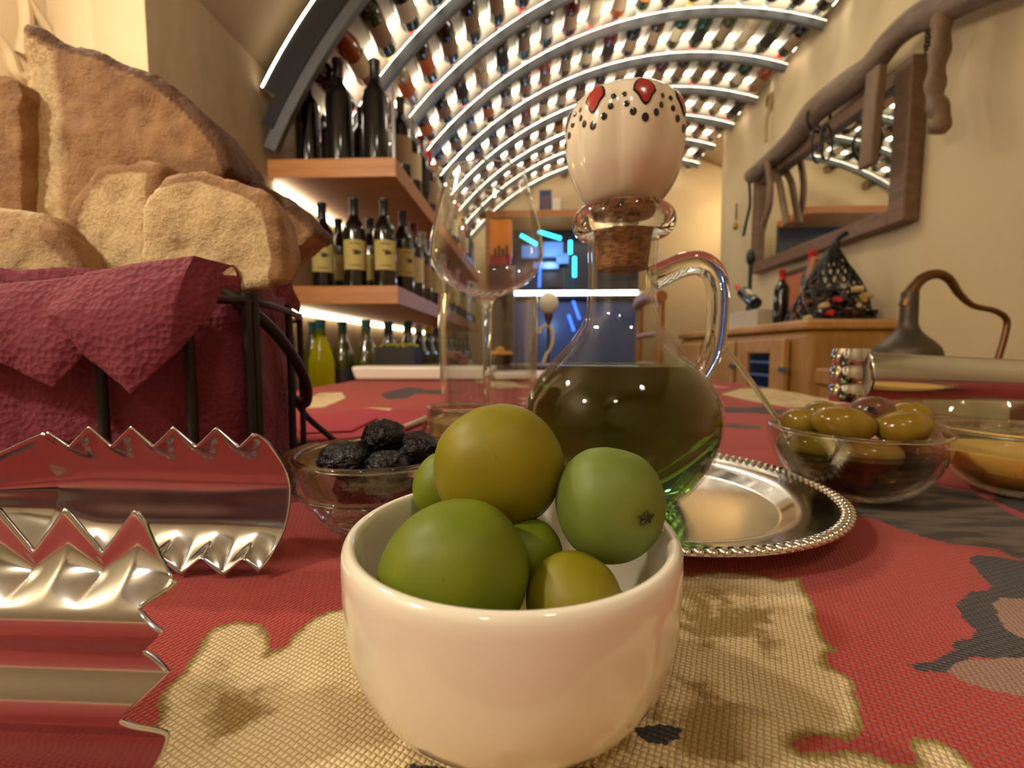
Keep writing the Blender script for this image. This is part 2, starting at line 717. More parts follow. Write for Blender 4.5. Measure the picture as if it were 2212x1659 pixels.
GLASS = {}
for nm, c, kw in (('black', '0c0d10', {}), ('brown', '33190e', {}), ('green', '14301a', {}),
                  ('olive', '3a3a16', {}), ('amber', '8a3c0c', {}), ('clear', 'b9ad92', {}), ('red', '4a1214', {}),
                  ('orange', 'd8580c', {}), ('yellow', 'c8a81c', {})):
    GLASS[nm] = plain(nm + '_bottle_glass', c, .12, 0, .1, 20, Coat_Weight=.5, Coat_Roughness=.05)
t = NT('backlit_green_glass')
tl = t.n('ShaderNodeBsdfTranslucent'); tl.inputs[0].default_value = lin('ece60a')
gb = t.pbsdf(lin('8a8a10'), .1)
mx = t.n('ShaderNodeMixShader'); mx.inputs[0].default_value = .2
t.l(tl.outputs[0], mx.inputs[1]); t.l(gb.outputs[0], mx.inputs[2])
GLASS['backlit'] = t.done(mx)
CAPM = {nm: plain(nm + '_capsule', c, .35, .1, .08, 30) for nm, c in
        (('red', 'd0302c'), ('black', '18181a'), ('gold', 'c8a440'), ('burgundy', '5a1820'), ('silver', 'a8a8a8'), ('teal', '2c5a66'), ('orange', 'e0641c'), ('green', '3c8a3c'))}
LABM = {nm: plain(nm + '_paper_label', c, .7, 0, .08, 60) for nm, c in
        (('cream', 'd6c8a2'), ('tan', '9a8064'), ('white', 'dcd6c8'), ('black', '2a2624'), ('ochre', 'b0a05c'), ('orange', 'd07428'))}
MESHC = {}


def bmesh_part(key, fn):
    if key not in MESHC:
        MESHC[key] = fn()
    return MESHC[key]


def wine_bottle(kind, glass, cap, lab, label, group, mtx, size=1.0, emblem=False):
    seg = 16
    body = bmesh_part(('b', kind, glass, size), lambda: MB().lathe(bottle_profile(kind, size), seg).mesh('wine_bottle', GLASS[glass], 50))
    o = bpy.data.objects.new('wine_bottle', body)
    o.matrix_world = mtx
    COL.objects.link(o)
    tag(o, label, 'bottle', group)
    if cap:
        cm = bmesh_part(('c', cap, size), lambda: MB().lathe([(r * size, z * size) for r, z in
                        [(.0152, .243), (.0143, .285), (.0160, .2865), (.0160, .2985), (0, .2995)]], seg).mesh('capsule', CAPM[cap], 50))
        c = bpy.data.objects.new('capsule', cm)
        c.parent = o
        COL.objects.link(c)
    if lab:
        r0 = (.0379 if kind == 'bordeaux' else .0404) * size
        z0, z1 = (.062 * size, .158 * size) if kind == 'bordeaux' else (.05 * size, .135 * size)

        def mk():
            b = MB().grid(lambda u, v: Vector((r0 * math.cos(R(-90) + R(65) * (u * 2 - 1)), r0 * math.sin(R(-90) + R(65) * (u * 2 - 1)), z0 + (z1 - z0) * v)), 8, 1)
            if emblem:
                b.cur = 1
                rr = r0 + .0004
                for (u0, u1, v0, v1) in ((-.25, .25, .62, .66), (-.1, .32, .5, .6), (.0, .5, .56, .62), (-.4, .4, .86, .89), (-.4, .4, .12, .15)):
                    b.grid(lambda u, v: Vector((rr * math.cos(R(-90) + R(65) * (u0 + (u1 - u0) * u)), rr * math.sin(R(-90) + R(65) * (u0 + (u1 - u0) * u)), z0 + (z1 - z0) * (v0 + (v1 - v0) * v))), 4, 1)
            return b.mesh('paper_label', [LABM[lab], LABM['black']] if emblem else LABM[lab], 50)
        lm = bmesh_part(('l', kind, lab, size, emblem), mk)
        c = bpy.data.objects.new('paper_label', lm)
        c.parent = o
        COL.objects.link(c)
    return o


ORD = ('first second third fourth fifth sixth seventh eighth ninth tenth eleventh twelfth thirteenth fourteenth fifteenth sixteenth '
       'seventeenth eighteenth nineteenth twentieth twenty-first twenty-second twenty-third twenty-fourth').split()
NB = 22
da = (A0 - A1) / NB
RB = VR + .046
for k in range(9):
    y = ARCH_Y[k]
    yb = y + (.293 if k == 0 else .272)
    nth = -1
    for i in range(NB):
        if (k == 0 and i < 2) or (k == 1 and i == 0) or k == 8 and i % 3:
            continue
        nth += 1
        a = A0 - da * (i + .5)
        g = rnd.choices(['black', 'brown', 'green', 'olive', 'amber', 'clear', 'red'], [9, 4, 4, 2, 1, 1.6, 1.5])[0]
        cap = rnd.choices(['black', 'red', 'burgundy', 'gold', 'silver'], [5, 3, 2, .6, 1])[0]
        if k == 1 and i in (1, 2):
            g, cap = 'black', 'red'
        if k == 0 and i == 5:
            cap = 'red'
        if k == 1 and i == 4:
            cap = 'gold'
        if k == 2 and i == 2:
            g, cap = 'orange', 'orange'
        if k == 3 and i == 1:
            g, cap = 'green', 'orange'
        if k == 3 and i == 0:
            g, cap = 'yellow', 'gold'
        kind = rnd.choice(['bordeaux', 'bordeaux', 'burgundy'])
        lab = rnd.choices(['tan', 'cream', 'white', 'black', 'orange'], [5, 2, 2, 2, .5])[0]
        px, pz = VX + RB * math.cos(a), VZ + RB * math.sin(a)
        # the bottle's label side (-y of the bottle) is turned towards the room
        tx = Vector((math.cos(a), 0, math.sin(a)))         # outward from the vault's axis
        zc = Vector((0, -1, 0))
        yc = tx
        xc = yc.cross(zc)
        m = Matrix(((xc.x, yc.x, zc.x, px), (xc.y, yc.y, zc.y, yb), (xc.z, yc.z, zc.z, pz), (0, 0, 0, 1)))
        wine_bottle(kind, g, cap, lab,
                    f'{g} bottle with {cap} cap, {ORD[nth]} from the left along the {ORD[k]} arched rack row',
                    'bottles racked under the vault', m, 1.0)

# ------------------------------------------------------------------ left shelves
SY0, SY1 = 1.43, 3.6


def shelf(ztop, th, label):
    t = thing('wall_shelf', label, 'shelf', (WL, SY0, ztop - th))
    MB().box(((WL - .425) / 2, (SY0 + SY1) / 2, ztop - th / 2), (WL * -1 - .425, SY1 - SY0, th)).build('shelf_board', 'shelf_wood', t)
    MB().box((WL + .012, (SY0 + SY1) / 2, ztop - th - .012), (.02, SY1 - SY0 - .06, .022)).build('led_strip', LEDW, t)
    return t


LEDW = emit('shelf_led_warm', 'ffe9c0', 7)
S1, S2, S3 = CZ + .596, CZ + .205, CZ - .20
shelf(S1, .056, 'upper honey wood shelf on the left wall holding black bottles')
shelf(S2, .055, 'middle wood shelf on the left wall under the cream labelled bottles')
shelf(S3, .05, 'lowest wood shelf on the left wall with green bottles below table height')
mb = MB()
for z0, z1 in ((S1, S1 + .22),):
    mb.box((-.432, SY0 + .012, (z0 + z1) / 2), (.008, .012, z1 - z0))
tag(mb.build('shelf_post', 'grey_steel'), 'thin grey metal post on the front corner of the upper shelf', 'post')


def stand(px, y, z, kind, glass, cap, lab, label, group, size=1.0, turn=20, emblem=False):
    p = W(px, 760, y)
    x = min(max(p.x, WL + .045), -.465)
    return wine_bottle(kind, glass, cap, lab, label, group,
                       Matrix.Translation((x, y, z)) @ Matrix.Rotation(R(turn), 4, 'Z'), size, emblem)


G1 = 'bottles on the upper left shelf'
stand(680, 1.53, S1, 'bordeaux', 'black', 'black', None, 'black magnum nearest the wall on the upper left shelf', G1, 1.05)
stand(746, 1.50, S1, 'bordeaux', 'black', 'black', None, 'tall black bottle in the middle front of the upper left shelf', G1, 1.12)
stand(822, 1.50, S1, 'bordeaux', 'black', 'black', None, 'tall black bottle by the corner post of the upper left shelf', G1, 1.1)
stand(712, 1.70, S1, 'bordeaux', 'black', 'black', None, 'black bottle half hidden behind the first two on the upper shelf', G1, 1.0)
stand(790, 1.72, S1, 'bordeaux', 'black', 'black', None, 'black bottle half hidden behind the middle one on the upper shelf', G1, 1.0)
for k in range(13):
    y = 1.66 + k * .145
    g = ['black', 'brown', 'black', 'red', 'clear', 'brown', 'green', 'black', 'yellow', 'orange', 'brown', 'black', 'green'][k]
    wine_bottle('bordeaux', g, ['black', 'silver', 'burgundy', 'red', 'gold'][k % 5], ['tan', 'cream', 'black'][k % 3],
                f'{g} bottle, {ORD[k]} behind the corner post along the upper shelf edge', G1,
                Matrix.Translation((-.472, y, S1)) @ Matrix.Rotation(R(50), 4, 'Z'))
G2 = 'bottles on the middle left shelf'
for k, (px, y, wd) in enumerate(((704, 1.56, 'first'), (772, 1.52, 'second'), (836, 1.53, 'third'))):
    stand(px, y, S2, 'bordeaux', 'black', 'black', 'ochre', f'black bottle with tall cream label, {wd} from the wall on the middle shelf', G2, 1.0, 22, True)
stand(738, 1.75, S2, 'bordeaux', 'black', 'black', 'ochre', 'cream labelled bottle behind the first gap on the middle shelf', G2, 1.0, 35)
stand(805, 1.75, S2, 'bordeaux', 'black', 'black', 'ochre', 'cream labelled bottle behind the second gap on the middle shelf', G2, 1.0, 35)
for k in range(13):
    y = 1.66 + k * .15
    g = ['black', 'black', 'brown', 'black', 'green', 'brown', 'black'][k % 7]
    wine_bottle('bordeaux', g, ['black', 'burgundy', 'silver'][k % 3], ['ochre', 'cream', 'tan'][k % 3],
                f'{g} bottle, {ORD[k]} along the outer edge of the middle shelf going back', G2,
                Matrix.Translation((-.47, y, S2)) @ Matrix.Rotation(R(45), 4, 'Z'), 1.0, k == 0)
G3 = 'bottles on the lowest left shelf'
for k, (px, y, g) in enumerate(((648, 1.60, 'olive'), (694, 1.51, 'backlit'), (741, 1.60, 'olive'), (792, 1.51, 'olive'), (840, 1.60, 'black'))):
    stand(px, y, S3, 'burgundy', g, 'teal', 'black' if k != 1 else None,
          f'{"glowing yellow-green" if g == "backlit" else "dark green"} bottle with teal cap, {ORD[k]} from the wall on the lowest shelf', G3, 1.02)
for k in range(10):
    y = 1.72 + k * .17
    g = ['olive', 'black', 'green', 'olive'][k % 4]
    wine_bottle('burgundy', g, ['teal', 'silver', 'gold'][k % 3], 'cream', f'{g} bottle, {ORD[k]} along the outer edge of the lowest shelf going back', G3,
                Matrix.Translation((-.475, y, S3)) @ Matrix.Rotation(R(40), 4, 'Z'), 1.05)

# ------------------------------------------------------------------ table and cloth
TX0, TX1, TY0, TY1 = -.475, .50, -.35, 1.44
tb = thing('dining_table', 'long dining table under the red patterned cloth', 'table', (0, .5, 0))
bevel(MB().box(((TX0 + TX1) / 2, (TY0 + TY1) / 2, TZ - .022), (TX1 - TX0 - .02, TY1 - TY0 - .02, .036)).build('tabletop', 'dark_wood', tb), .004)
for sx in (TX0 + .08, TX1 - .08):
    for sy in (TY0 + .08, TY1 - .08):
        MB().box((sx, sy, (TZ - .04) / 2), (.06, .06, TZ - .04), taper=1.1).build('leg', 'dark_wood', tb)


def sdist(P, poly):
    P = np.asarray(P)
    n = len(poly)
    d = np.full(len(P), 1e9)
    inside = np.zeros(len(P), bool)
    for i in range(n):
        a = np.array(poly[i]); b = np.array(poly[(i + 1) % n])
        e = b - a
        wv = P - a
        tt = np.clip((wv @ e) / max(e @ e, 1e-12), 0, 1)
        q = wv - tt[:, None] * e
        d = np.minimum(d, np.hypot(q[:, 0], q[:, 1]))
        c = ((a[1] > P[:, 1]) != (b[1] > P[:, 1]))
        with np.errstate(divide='ignore', invalid='ignore'):
            xi = (b[0] - a[0]) * (P[:, 1] - a[1]) / (b[1] - a[1] if b[1] != a[1] else 1e-12) + a[0]
        inside ^= (c & (P[:, 0] < xi))
    return np.where(inside, d, -d)


def tp(pl):
    out = []
    for px, py in pl:
        q = T(px, py)
        out.append((q.x, q.y))
    return out


CREAM = [tp([(-60, 2400), (200, 1900), (320, 1659), (330, 1560), (345, 1480), (390, 1450), (425, 1400), (455, 1350), (510, 1332), (560, 1338), (588, 1365), (580, 1402), (612, 1388), (650, 1345), (690, 1318), (760, 1300),
             (900, 1270), (1200, 1250), (1480, 1236), (1560, 1228), (1640, 1236), (1678, 1250), (1724, 1245), (1729, 1265), (1764, 1305), (1772, 1351), (1804, 1396), (1772, 1424), (1830, 1447), (1850, 1467), (1870, 1528), (1863, 1573), (1820, 1580), (1754, 1578), (1703, 1594),
             (1734, 1614), (1804, 1614), (1880, 1624), (1956, 1644), (1976, 1624), (1981, 1583), (2022, 1581), (2057, 1599), (2098, 1624), (2118, 1649), (2260, 1760), (2200, 2400)]),
         tp([(535, 1190), (548, 1165), (590, 1172), (578, 1182)]),
         tp([(1555, 850), (1600, 838), (1680, 838), (1760, 855), (1840, 868), (1760, 880), (1700, 878), (1640, 868), (1600, 860)]),
         tp([(1985, 985), (2050, 955), (2110, 945), (2260, 960), (2260, 1010), (2040, 1003)]),
         tp([(600, 885), (640, 868), (690, 848), (740, 846), (748, 858), (700, 878)]),
         tp([(760, 885), (800, 878), (850, 880), (830, 893), (770, 892)]),
         tp([(970, 808), (1010, 800), (1090, 818), (1140, 835), (1060, 832)]),
         tp([(880, 905), (960, 885), (1010, 900), (940, 930)]),
         tp([(1240, 812), (1330, 806), (1420, 815), (1330, 826)])]
BLACK = [tp([(2212, 1205), (2133, 1194), (2098, 1192), (2094, 1210), (2123, 1240), (2148, 1265), (2103, 1270), (2072, 1290), (2083, 1326), (2118, 1356), (2052, 1381), (2027, 1417), (1966, 1427), (1997, 1437), (2052, 1437), (2108, 1412), (2212, 1416), (2600, 1430), (2600, 1240)]),
         tp([(1380, 1570), (1430, 1552), (1475, 1575), (1440, 1600), (1390, 1595)]),
         tp([(870, 1662), (900, 1640), (960, 1650), (1010, 1662), (1000, 1720), (880, 1720)]),
         tp([(1200, 1665), (1235, 1640), (1275, 1650), (1300, 1680), (1250, 1710)]),
         tp([(1395, 1660), (1425, 1645), (1470, 1665), (1430, 1690)]),
         tp([(820, 850), (880, 835), (920, 838), (880, 858), (840, 862)]),
         tp([(2140, 1075), (2160, 1050), (2400, 1050), (2400, 1110), (2212, 1105)])]
TAUPE = [tp([(2052, 1442), (2072, 1415), (2108, 1410), (2212, 1414), (2600, 1430), (2600, 1520), (2212, 1492), (2158, 1487), (2085, 1464)]),
         tp([(2148, 1300), (2170, 1280), (2600, 1290), (2600, 1370), (2212, 1370), (2160, 1340)]),
         tp([(700, 905), (760, 898), (780, 912), (720, 925)])]
BROWN = [tp([(1780, 1095), (1906, 1078), (1956, 1053), (1997, 1042), (2108, 1062), (2158, 1090), (2212, 1119), (2600, 1180), (2600, 1330), (2212, 1209), (2148, 1179), (2057, 1169), (1956, 1143), (1880, 1113), (1825, 1108)]),
         tp([(1560, 912), (1650, 916), (1640, 924), (1565, 918)])]

ys = [TY0]
while ys[-1] < TY1:
    ys.append(ys[-1] + max(.0022, min(.014, .010 * abs(ys[-1]))) if ys[-1] > 0 else ys[-1] + (.02 if ys[-1] < 0 - .02 else .004))
ys[-1] = TY1
xs = []
x = TX0
while x < TX1:
    xs.append(x)
    x += .0026 if abs(x) < .26 else .006
xs.append(TX1)
DROP = 6
allx = [TX0 - .004] * 1 + xs + [TX1 + .004]
nx, ny = len(xs), len(ys)
P = np.array([(a, b) for b in ys for a in xs])


def field(polys):
    f = np.full(len(P), -1.0)
    for pl in polys:
        lo = np.min(pl, 0) - .02
        hi = np.max(pl, 0) + .02
        msk = np.all((P >= lo) & (P <= hi), 1)
        if msk.any():
            f[msk] = np.maximum(f[msk], sdist(P[msk], pl))
    return np.clip(f, -.02, .05)


rp = random.Random(5)
for (mx0, my0, rad, kind) in ((-.36, -.02, .10, 'c'), (-.30, -.22, .12, 'c'), (.02, -.25, .11, 'b'), (.30, -.18, .13, 'c'), (.40, .06, .08, 'b'), (-.40, .62, .07, 'c'), (.30, .62, .06, 'b'), (.05, .72, .09, 'c'),
                              (-.20, .86, .07, 'b'), (.36, 1.05, .09, 'c'), (-.05, 1.02, .07, 'c'), (.18, .92, .05, 'b'), (-.12, -.08, .06, 't'), (.16, -.06, .05, 't')):
    blob = []
    for q in range(26):
        a = 2 * math.pi * q / 26
        rr = rad * (.72 + .22 * math.sin(a * 5 + mx0 * 30) + .12 * rp.random())
        blob.append((mx0 + rr * math.cos(a), my0 + rr * .8 * math.sin(a)))
    {'c': CREAM, 'b': BLACK, 't': TAUPE}[kind].append(blob)

flds = {'cream': field(CREAM), 'black': field(BLACK), 'taupe': field(TAUPE), 'brown': field(BROWN)}
verts = []
for b in ys:
    for a in xs:
        verts.append((a, b, TZ - .0012 + .0012 * noise.noise(Vector((a * 14, b * 14, 0)))))
faces = [(j * nx + i, j * nx + i + 1, (j + 1) * nx + i + 1, (j + 1) * nx + i) for j in range(ny - 1) for i in range(nx - 1)]
# hanging skirt
ring = [i for i in range(nx)] + [j * nx + nx - 1 for j in range(1, ny)] + [(ny - 1) * nx + i for i in range(nx - 2, -1, -1)] + [j * nx for j in range(ny - 2, 0, -1)]
base = len(verts)
prev = ring
ids = list(range(len(verts)))
src = list(range(len(verts)))
for d in range(1, 5):
    row = []
    for q, i in enumerate(ring):
        vx, vy, vz = verts[i]
        ox = -1 if i % nx == 0 else (1 if i % nx == nx - 1 else 0)
        oy = -1 if i < nx else (1 if i >= (ny - 1) * nx else 0)
        wv = .006 * math.sin((vx + vy) * 40) * d / 4 + .004
        row.append(len(verts))
        verts.append((vx + ox * wv, vy + oy * wv, TZ - .004 - .055 * d))
        src.append(i)
    for q in range(len(ring)):
        q2 = (q + 1) % len(ring)
        faces.append((prev[q], prev[q2], row[q2], row[q]))
    prev = row
me = bpy.data.meshes.new('tablecloth')
me.from_pydata(verts, [], faces)
for nm, f in flds.items():
    at = me.attributes.new(nm, 'FLOAT', 'POINT')
    at.data.foreach_set('value', f[np.array(src)].astype(np.float32))
me.polygons.foreach_set('use_smooth', [True] * len(me.polygons))
t = NT('printed_woven_cloth')
v = t.coord()
PITCH = .0013
sx = t.n('ShaderNodeSeparateXYZ')
mp = t.n('ShaderNodeMapping')
mp.inputs['Rotation'].default_value = (0, 0, R(24))
t.l(v, mp.inputs[0])
wobn = t.n('ShaderNodeTexNoise'); wobn.inputs['Scale'].default_value = 60
t.l(mp.outputs[0], wobn.inputs['Vector'])
vm = t.n('ShaderNodeVectorMath', operation='MULTIPLY_ADD')
t.l(wobn.outputs['Color'], vm.inputs[0]); vm.inputs[1].default_value = (.0016, .0016, 0); t.l(mp.outputs[0], vm.inputs[2])
t.l(vm.outputs[0], sx.inputs[0])
u_ = t.math('MULTIPLY', sx.outputs[0], 1 / PITCH)
v_ = t.math('MULTIPLY', sx.outputs[1], 1 / PITCH)
su = t.math('ABSOLUTE', t.math('SINE', t.math('MULTIPLY', u_, math.pi)))
sv = t.math('ABSOLUTE', t.math('SINE', t.math('MULTIPLY', v_, math.pi)))
par = t.math('MODULO', t.math('ADD', t.math('FLOOR', u_), t.math('FLOOR', v_)), 2)
par = t.math('ABSOLUTE', par)
h1 = t.math('MULTIPLY', su, t.math('POWER', sv, .35))
h2 = t.math('MULTIPLY', sv, t.math('POWER', su, .35))
hh = t.math('ADD', t.math('MULTIPLY', h1, par), t.math('MULTIPLY', h2, t.math('SUBTRACT', 1, par)))
edge = t.math('MULTIPLY_ADD', t.noise(700, 2, v), .0022, -.0011)
edge = t.math('ADD', edge, t.math('MULTIPLY_ADD', t.noise(110, 3, v), .006, -.003))


def fld(nm, k=0.0):
    a = t.n('ShaderNodeAttribute', attribute_name=nm)
    return t.math('ADD', a.outputs['Fac'], edge)


def stepv(x, lo, hi):
    mr = t.n('ShaderNodeMapRange')
    mr.inputs[1].default_value = lo; mr.inputs[2].default_value = hi
    t.l(x, mr.inputs[0])
    return mr.outputs[0]


nlow = t.noise(28, 3, v)
red = t.mix(nlow, lin('9c281e'), lin('b43830'))
crm = t.mix(t.noise(40, 3, v), lin('d3b884'), lin('e8d3a4'))
blot = t.math('MULTIPLY', t.ramp(t.noise(34, 5, v, .65), [(.55, 0.0), (.62, .85)]), stepv(fld('cream'), .004, .012))
crm = t.mix(blot, crm, lin('8d6c18'))
fc = fld('cream')
crm = t.mix(t.math('SUBTRACT', 1, stepv(fc, .0006, .0024), clamp=True), crm, lin('8a7420'))
col = t.mix(stepv(fc, -.0002, .0002), red, crm)
strk = t.noise(1, 4, t.coord((30, 130, 1)))
brn = t.mix(t.ramp(strk, [(.42, 0.0), (.56, 1.0)]), lin('2e2722'), lin('6a5542'))
col = t.mix(stepv(fld('brown'), -.0002, .0002), col, brn)
blk = t.mix(t.noise(60, 3, v), lin('231f22'), lin('37302f'))
col = t.mix(stepv(fld('black'), -.0002, .0002), col, blk)
tau = t.mix(nlow, lin('8a6350'), lin('9e7a66'))
col = t.mix(stepv(fld('taupe'), -.0002, .0002), col, tau)
thr = t.mix(stepv(hh, .15, .6), (.72, .68, .66, 1), (1, 1, 1, 1))  # shade in the gaps between threads put into the colour
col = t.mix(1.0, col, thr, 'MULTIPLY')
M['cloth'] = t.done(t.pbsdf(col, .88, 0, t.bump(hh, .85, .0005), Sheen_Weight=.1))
me.materials.append(M['cloth'])
cl = bpy.data.objects.new('tablecloth', me)
COL.objects.link(cl)
tag(cl, 'red woven tablecloth printed with cream flowers and dark leaves', 'tablecloth')

# ------------------------------------------------------------------ white bowl with green olives
BX, BY = -.0045, .1003
bp = [(0, .0034), (.0185, .0034), (.0208, .0002), (.0228, .0), (.0236, .0010), (.0238, .0034), (.0262, .0046), (.0288, .0064), (.0316, .0092), (.0338, .0128), (.0353, .0172), (.0361, .0222), (.0365, .029), (.0366, .0352),
      (.0364, .0374), (.0358, .0386), (.0350, .0390), (.0341, .0387), (.0335, .0375), (.0332, .034), (.0327, .026), (.0310, .0178), (.0275, .0115), (.0215, .0075), (.011, .006), (0, .006)]
b = MB().lathe(bp, 96).build('white_bowl', 'white_ceramic', None, 60, loc=None)
b.location = (BX, BY, TZ)
tag(b, 'small white ceramic bowl heaped with large green olives', 'bowl')


def olive(px, py, y, rx, ry, rz, mat, label, group, seed, tilt=0, dent=None, seg=40, name='olive'):
    c = W(px, py, y)
    mt = Matrix.Rotation(R(tilt), 3, 'Y')
    mb = MB().ball((0, 0, 0), 1, seg, seg * 2 // 3)
    vs = []
    for p in mb.v:
        q = Vector(p)
        k = 1 + .035 * noise.noise(q * 1.3 + Vector((seed * 7.1, 0, 0))) + .008 * noise.noise(q * 5 + Vector((seed, 3, 0)))
        k -= .05 * max(0, q.z) ** 6
        if dent is not None:
            d = (q - Vector(dent).normalized()).length
            k -= .10 * math.exp(-(d / .11) ** 2)
        q = mt @ Vector((q.x * rx * k, q.y * ry * k, q.z * rz * k))
        vs.append(q)
    mb.v = vs
    o = mb.build(name, mat, None, 70)
    o.location = c
    tag(o, label, 'olive', group)
    return o


OG = 'green olives in the white bowl'
olive(1076, 1005, .108, .0158, .0140, .0153, 'olive_yellow', 'large yellow-green olive on top of the heap in the white bowl', OG, 1, -12)
olive(981, 1236, .0858, .0150, .0140, .0143, 'olive_green', 'big green olive at the front left inside the white bowl', OG, 2, -25)
olive(1316, 1086, .1005, .0121, .0115, .0130, 'olive_pale', 'pale green olive with a stem dent leaning on the right of the white bowl', OG, 3, 8, (.45, -.9, .02))
sco = bpy.data.objects['olive.002']
sn = Vector((.50, -.86, .02)).normalized()
mb = MB()
for k in range(5):
    a = 2 * math.pi * k / 5 + .3
    e_ = Vector((math.cos(a), .5 * math.cos(a), .75 * math.sin(a)))
    q0 = Vector((sn.x * .0121, sn.y * .0115, sn.z * .013)) * .965
    mb.tube([q0, q0 + e_ * .0011 + sn * .0001, q0 + e_ * .0021 - sn * .0001], [.00055, .00045, .0001], 6)
ss = mb.build('stem_scar', plain('dark_stem_scar', '2c2a10', .6), None, 60)
ss.parent = sco
olive(962, 1052, .1215, .0088, .0088, .0104, 'olive_green', 'green olive half hidden behind the left of the topmost one', OG, 4, 10)
olive(1240, 1298, .086, .0094, .0094, .0094, 'olive_yellow', 'half sunk olive at the front right inside the white bowl', OG, 5, 20)
olive(1140, 1195, .099, .0078, .0080, .0078, 'olive_green', 'small dark olive wedged in the gap beneath the topmost one', OG, 6)
mb = MB().lathe([(0, .017), (.0300, .0172)], 48)
o = mb.build('brine', 'brine', None)
o.location = (BX, BY, TZ)
tag(o, 'thin layer of clear brine around the olives in the white bowl', 'brine')

# ------------------------------------------------------------------ silver tray
TRX, TRY, TRR = .060, .236, .0865
tray = thing('silver_tray', 'round silver tray with beaded rim under the oil cruet', 'tray', (TRX, TRY, TZ))
prof = [(0, .0022), (.060, .0022), (.0615, .0026), (.066, .0062), (.071, .0080), (.075, .0082), (.0785, .0086), (.083, .0102), (.0865, .0104), (.0868, .0096), (.083, .0085), (.075, .0066), (.066, .0044), (.062, .0008), (.060, .0003), (0, .0003)]
MB().lathe(prof, 120, (TRX, TRY, TZ)).build('tray_plate', 'silver', tray, 50)
mb = MB()
for k in range(124):
    a = 2 * math.pi * k / 124
    c = Vector((TRX + .0850 * math.cos(a), TRY + .0850 * math.sin(a), TZ + .0106))
    mt = Matrix.Rotation(a + R(28), 3, 'Z')
    mb.ball(c, (.0032, .0019, .0016), 8, 6, mt)
o = mb.build('beaded_rim', 'silver', tray, 60)
o['kind'] = 'stuff'

# ------------------------------------------------------------------ oil cruet
CX, CY = .0452, .2350
CB = TZ + .0023
cru = thing('oil_cruet', 'glass oil cruet half filled with green olive oil standing on the silver tray', 'cruet', (CX, CY, CB))
outer = [(0, .0012), (.027, .0), (.0305, .0012), (.0375, .009), (.0445, .019), (.0488, .031), (.0498, .041), (.0482, .051), (.0440, .0595), (.0385, .0665), (.0315, .074), (.0248, .0815), (.0200, .0885), (.0177, .096), (.0171, .105), (.0170, .118), (.0172, .1345)]
inn = [(max(0, r - .0022), z + (.003 if i < 3 else 0)) for i, (r, z) in enumerate(outer)]
MB().lathe(outer, 72, (CX, CY, CB)).build('glass_body', 'thin_glass', cru, 70)
MB().lathe([(r - .0018, z) for r, z in outer[8:]], 60, (CX, CY, CB)).build('inner_wall', 'thin_glass', cru, 70)
OILZ = .0685
oil = [(0, .003), (.027, .0018)]
for (r, z) in outer[2:]:
    if z < OILZ - .002:
        oil.append((r - .0012, z + .0006))
oil += [(.0352, OILZ), (.033, OILZ - .0006), (0, OILZ - .0008)]
MB().lathe(oil, 72, (CX, CY, CB)).build('olive_oil', 'oil', cru, 50)
lip = [(.0165 + .0040 + .0048 * math.cos(a), .1395 + .0066 * math.sin(a)) for a in [2 * math.pi * k / 16 for k in range(16)]]
MB().lathe(lip, 60, (CX, CY, CB), closed=True).build('lip_ring', 'glass', cru, 80)
hp = [(.0150, .1120), (.0205, .1145), (.0290, .1182), (.0375, .1192), (.0442, .1145), (.0470, .105), (.0473, .092), (.0463, .080), (.0436, .070), (.0395, .0625)]
hp3 = catmull([Vector((CX + r * math.cos(R(-3)), CY + r * math.sin(R(-3)), CB + z)) for r, z in hp], 6)
hb = MB().tube(hp3, [.0066 - .0018 * min(1, i / 50) for i in range(len(hp3))], 14)
hb.build('handle', 'glass', cru, 80)
sto = thing('ceramic_stopper', 'fluted white ceramic stopper painted with red petals and black dots on a cork', 'stopper', (CX, CY, CB + .122))
MB().lathe([(0, .1165), (.0118, .1165), (.0126, .119), (.0146, .136), (.0160, .1515), (0, .1515)], 36, (CX, CY, CB)).build('cork', 'cork', sto, 50)


def lobes(a, z):
    k = math.sin(math.pi * min(1, max(0, (z - .147) / .053)))
    return 1 + .075 * k * (abs(math.cos((a - R(-84)) * 4)) ** .8 - .62)


M['stop_ceramic'] = plain('cream_glazed_ceramic', 'dacdb6', .1, 0, .03, 30, Coat_Weight=.6, Coat_Roughness=.04)
SP = [(0, .1475), (.012, .1475), (.0165, .1482), (.0200, .1515), (.0236, .157), (.0264, .1635), (.0280, .1715), (.0286, .1785), (.0284, .1855), (.0270, .1910), (.0238, .1955), (.0185, .1982), (.0100, .1992), (0, .1988)]
SPs = [(p.x, p.y) for p in catmull([Vector((r, z, 0)) for r, z in SP], 4)]
dome = MB().lathe([(max(r, 0), z) for r, z in SPs[:-1]] + [(0, .1988)], 98, (CX, CY, CB), lobes).build('ceramic_dome', 'stop_ceramic', sto, 70)
M['petal_red'] = plain('painted_red', '9a2a26', .15, 0, .1, 60)
M['dot_black'] = plain('painted_black', '14161c', .15, 0, .1, 60)


def on_dome(a, z):
    for (r0, z0), (r1, z1) in zip(SPs, SPs[1:]):
        if z0 <= z <= z1 and z1 > z0:
            r = r0 + (r1 - r0) * (z - z0) / (z1 - z0)
            break
    else:
        r = 0
    rr = r * lobes(a, z)
    n = Vector((math.cos(a) * r / .03, math.sin(a) * r / .03, (z - .173) / .024)).normalized()
    return Vector((CX + rr * math.cos(a), CY + rr * math.sin(a), CB + z)), n


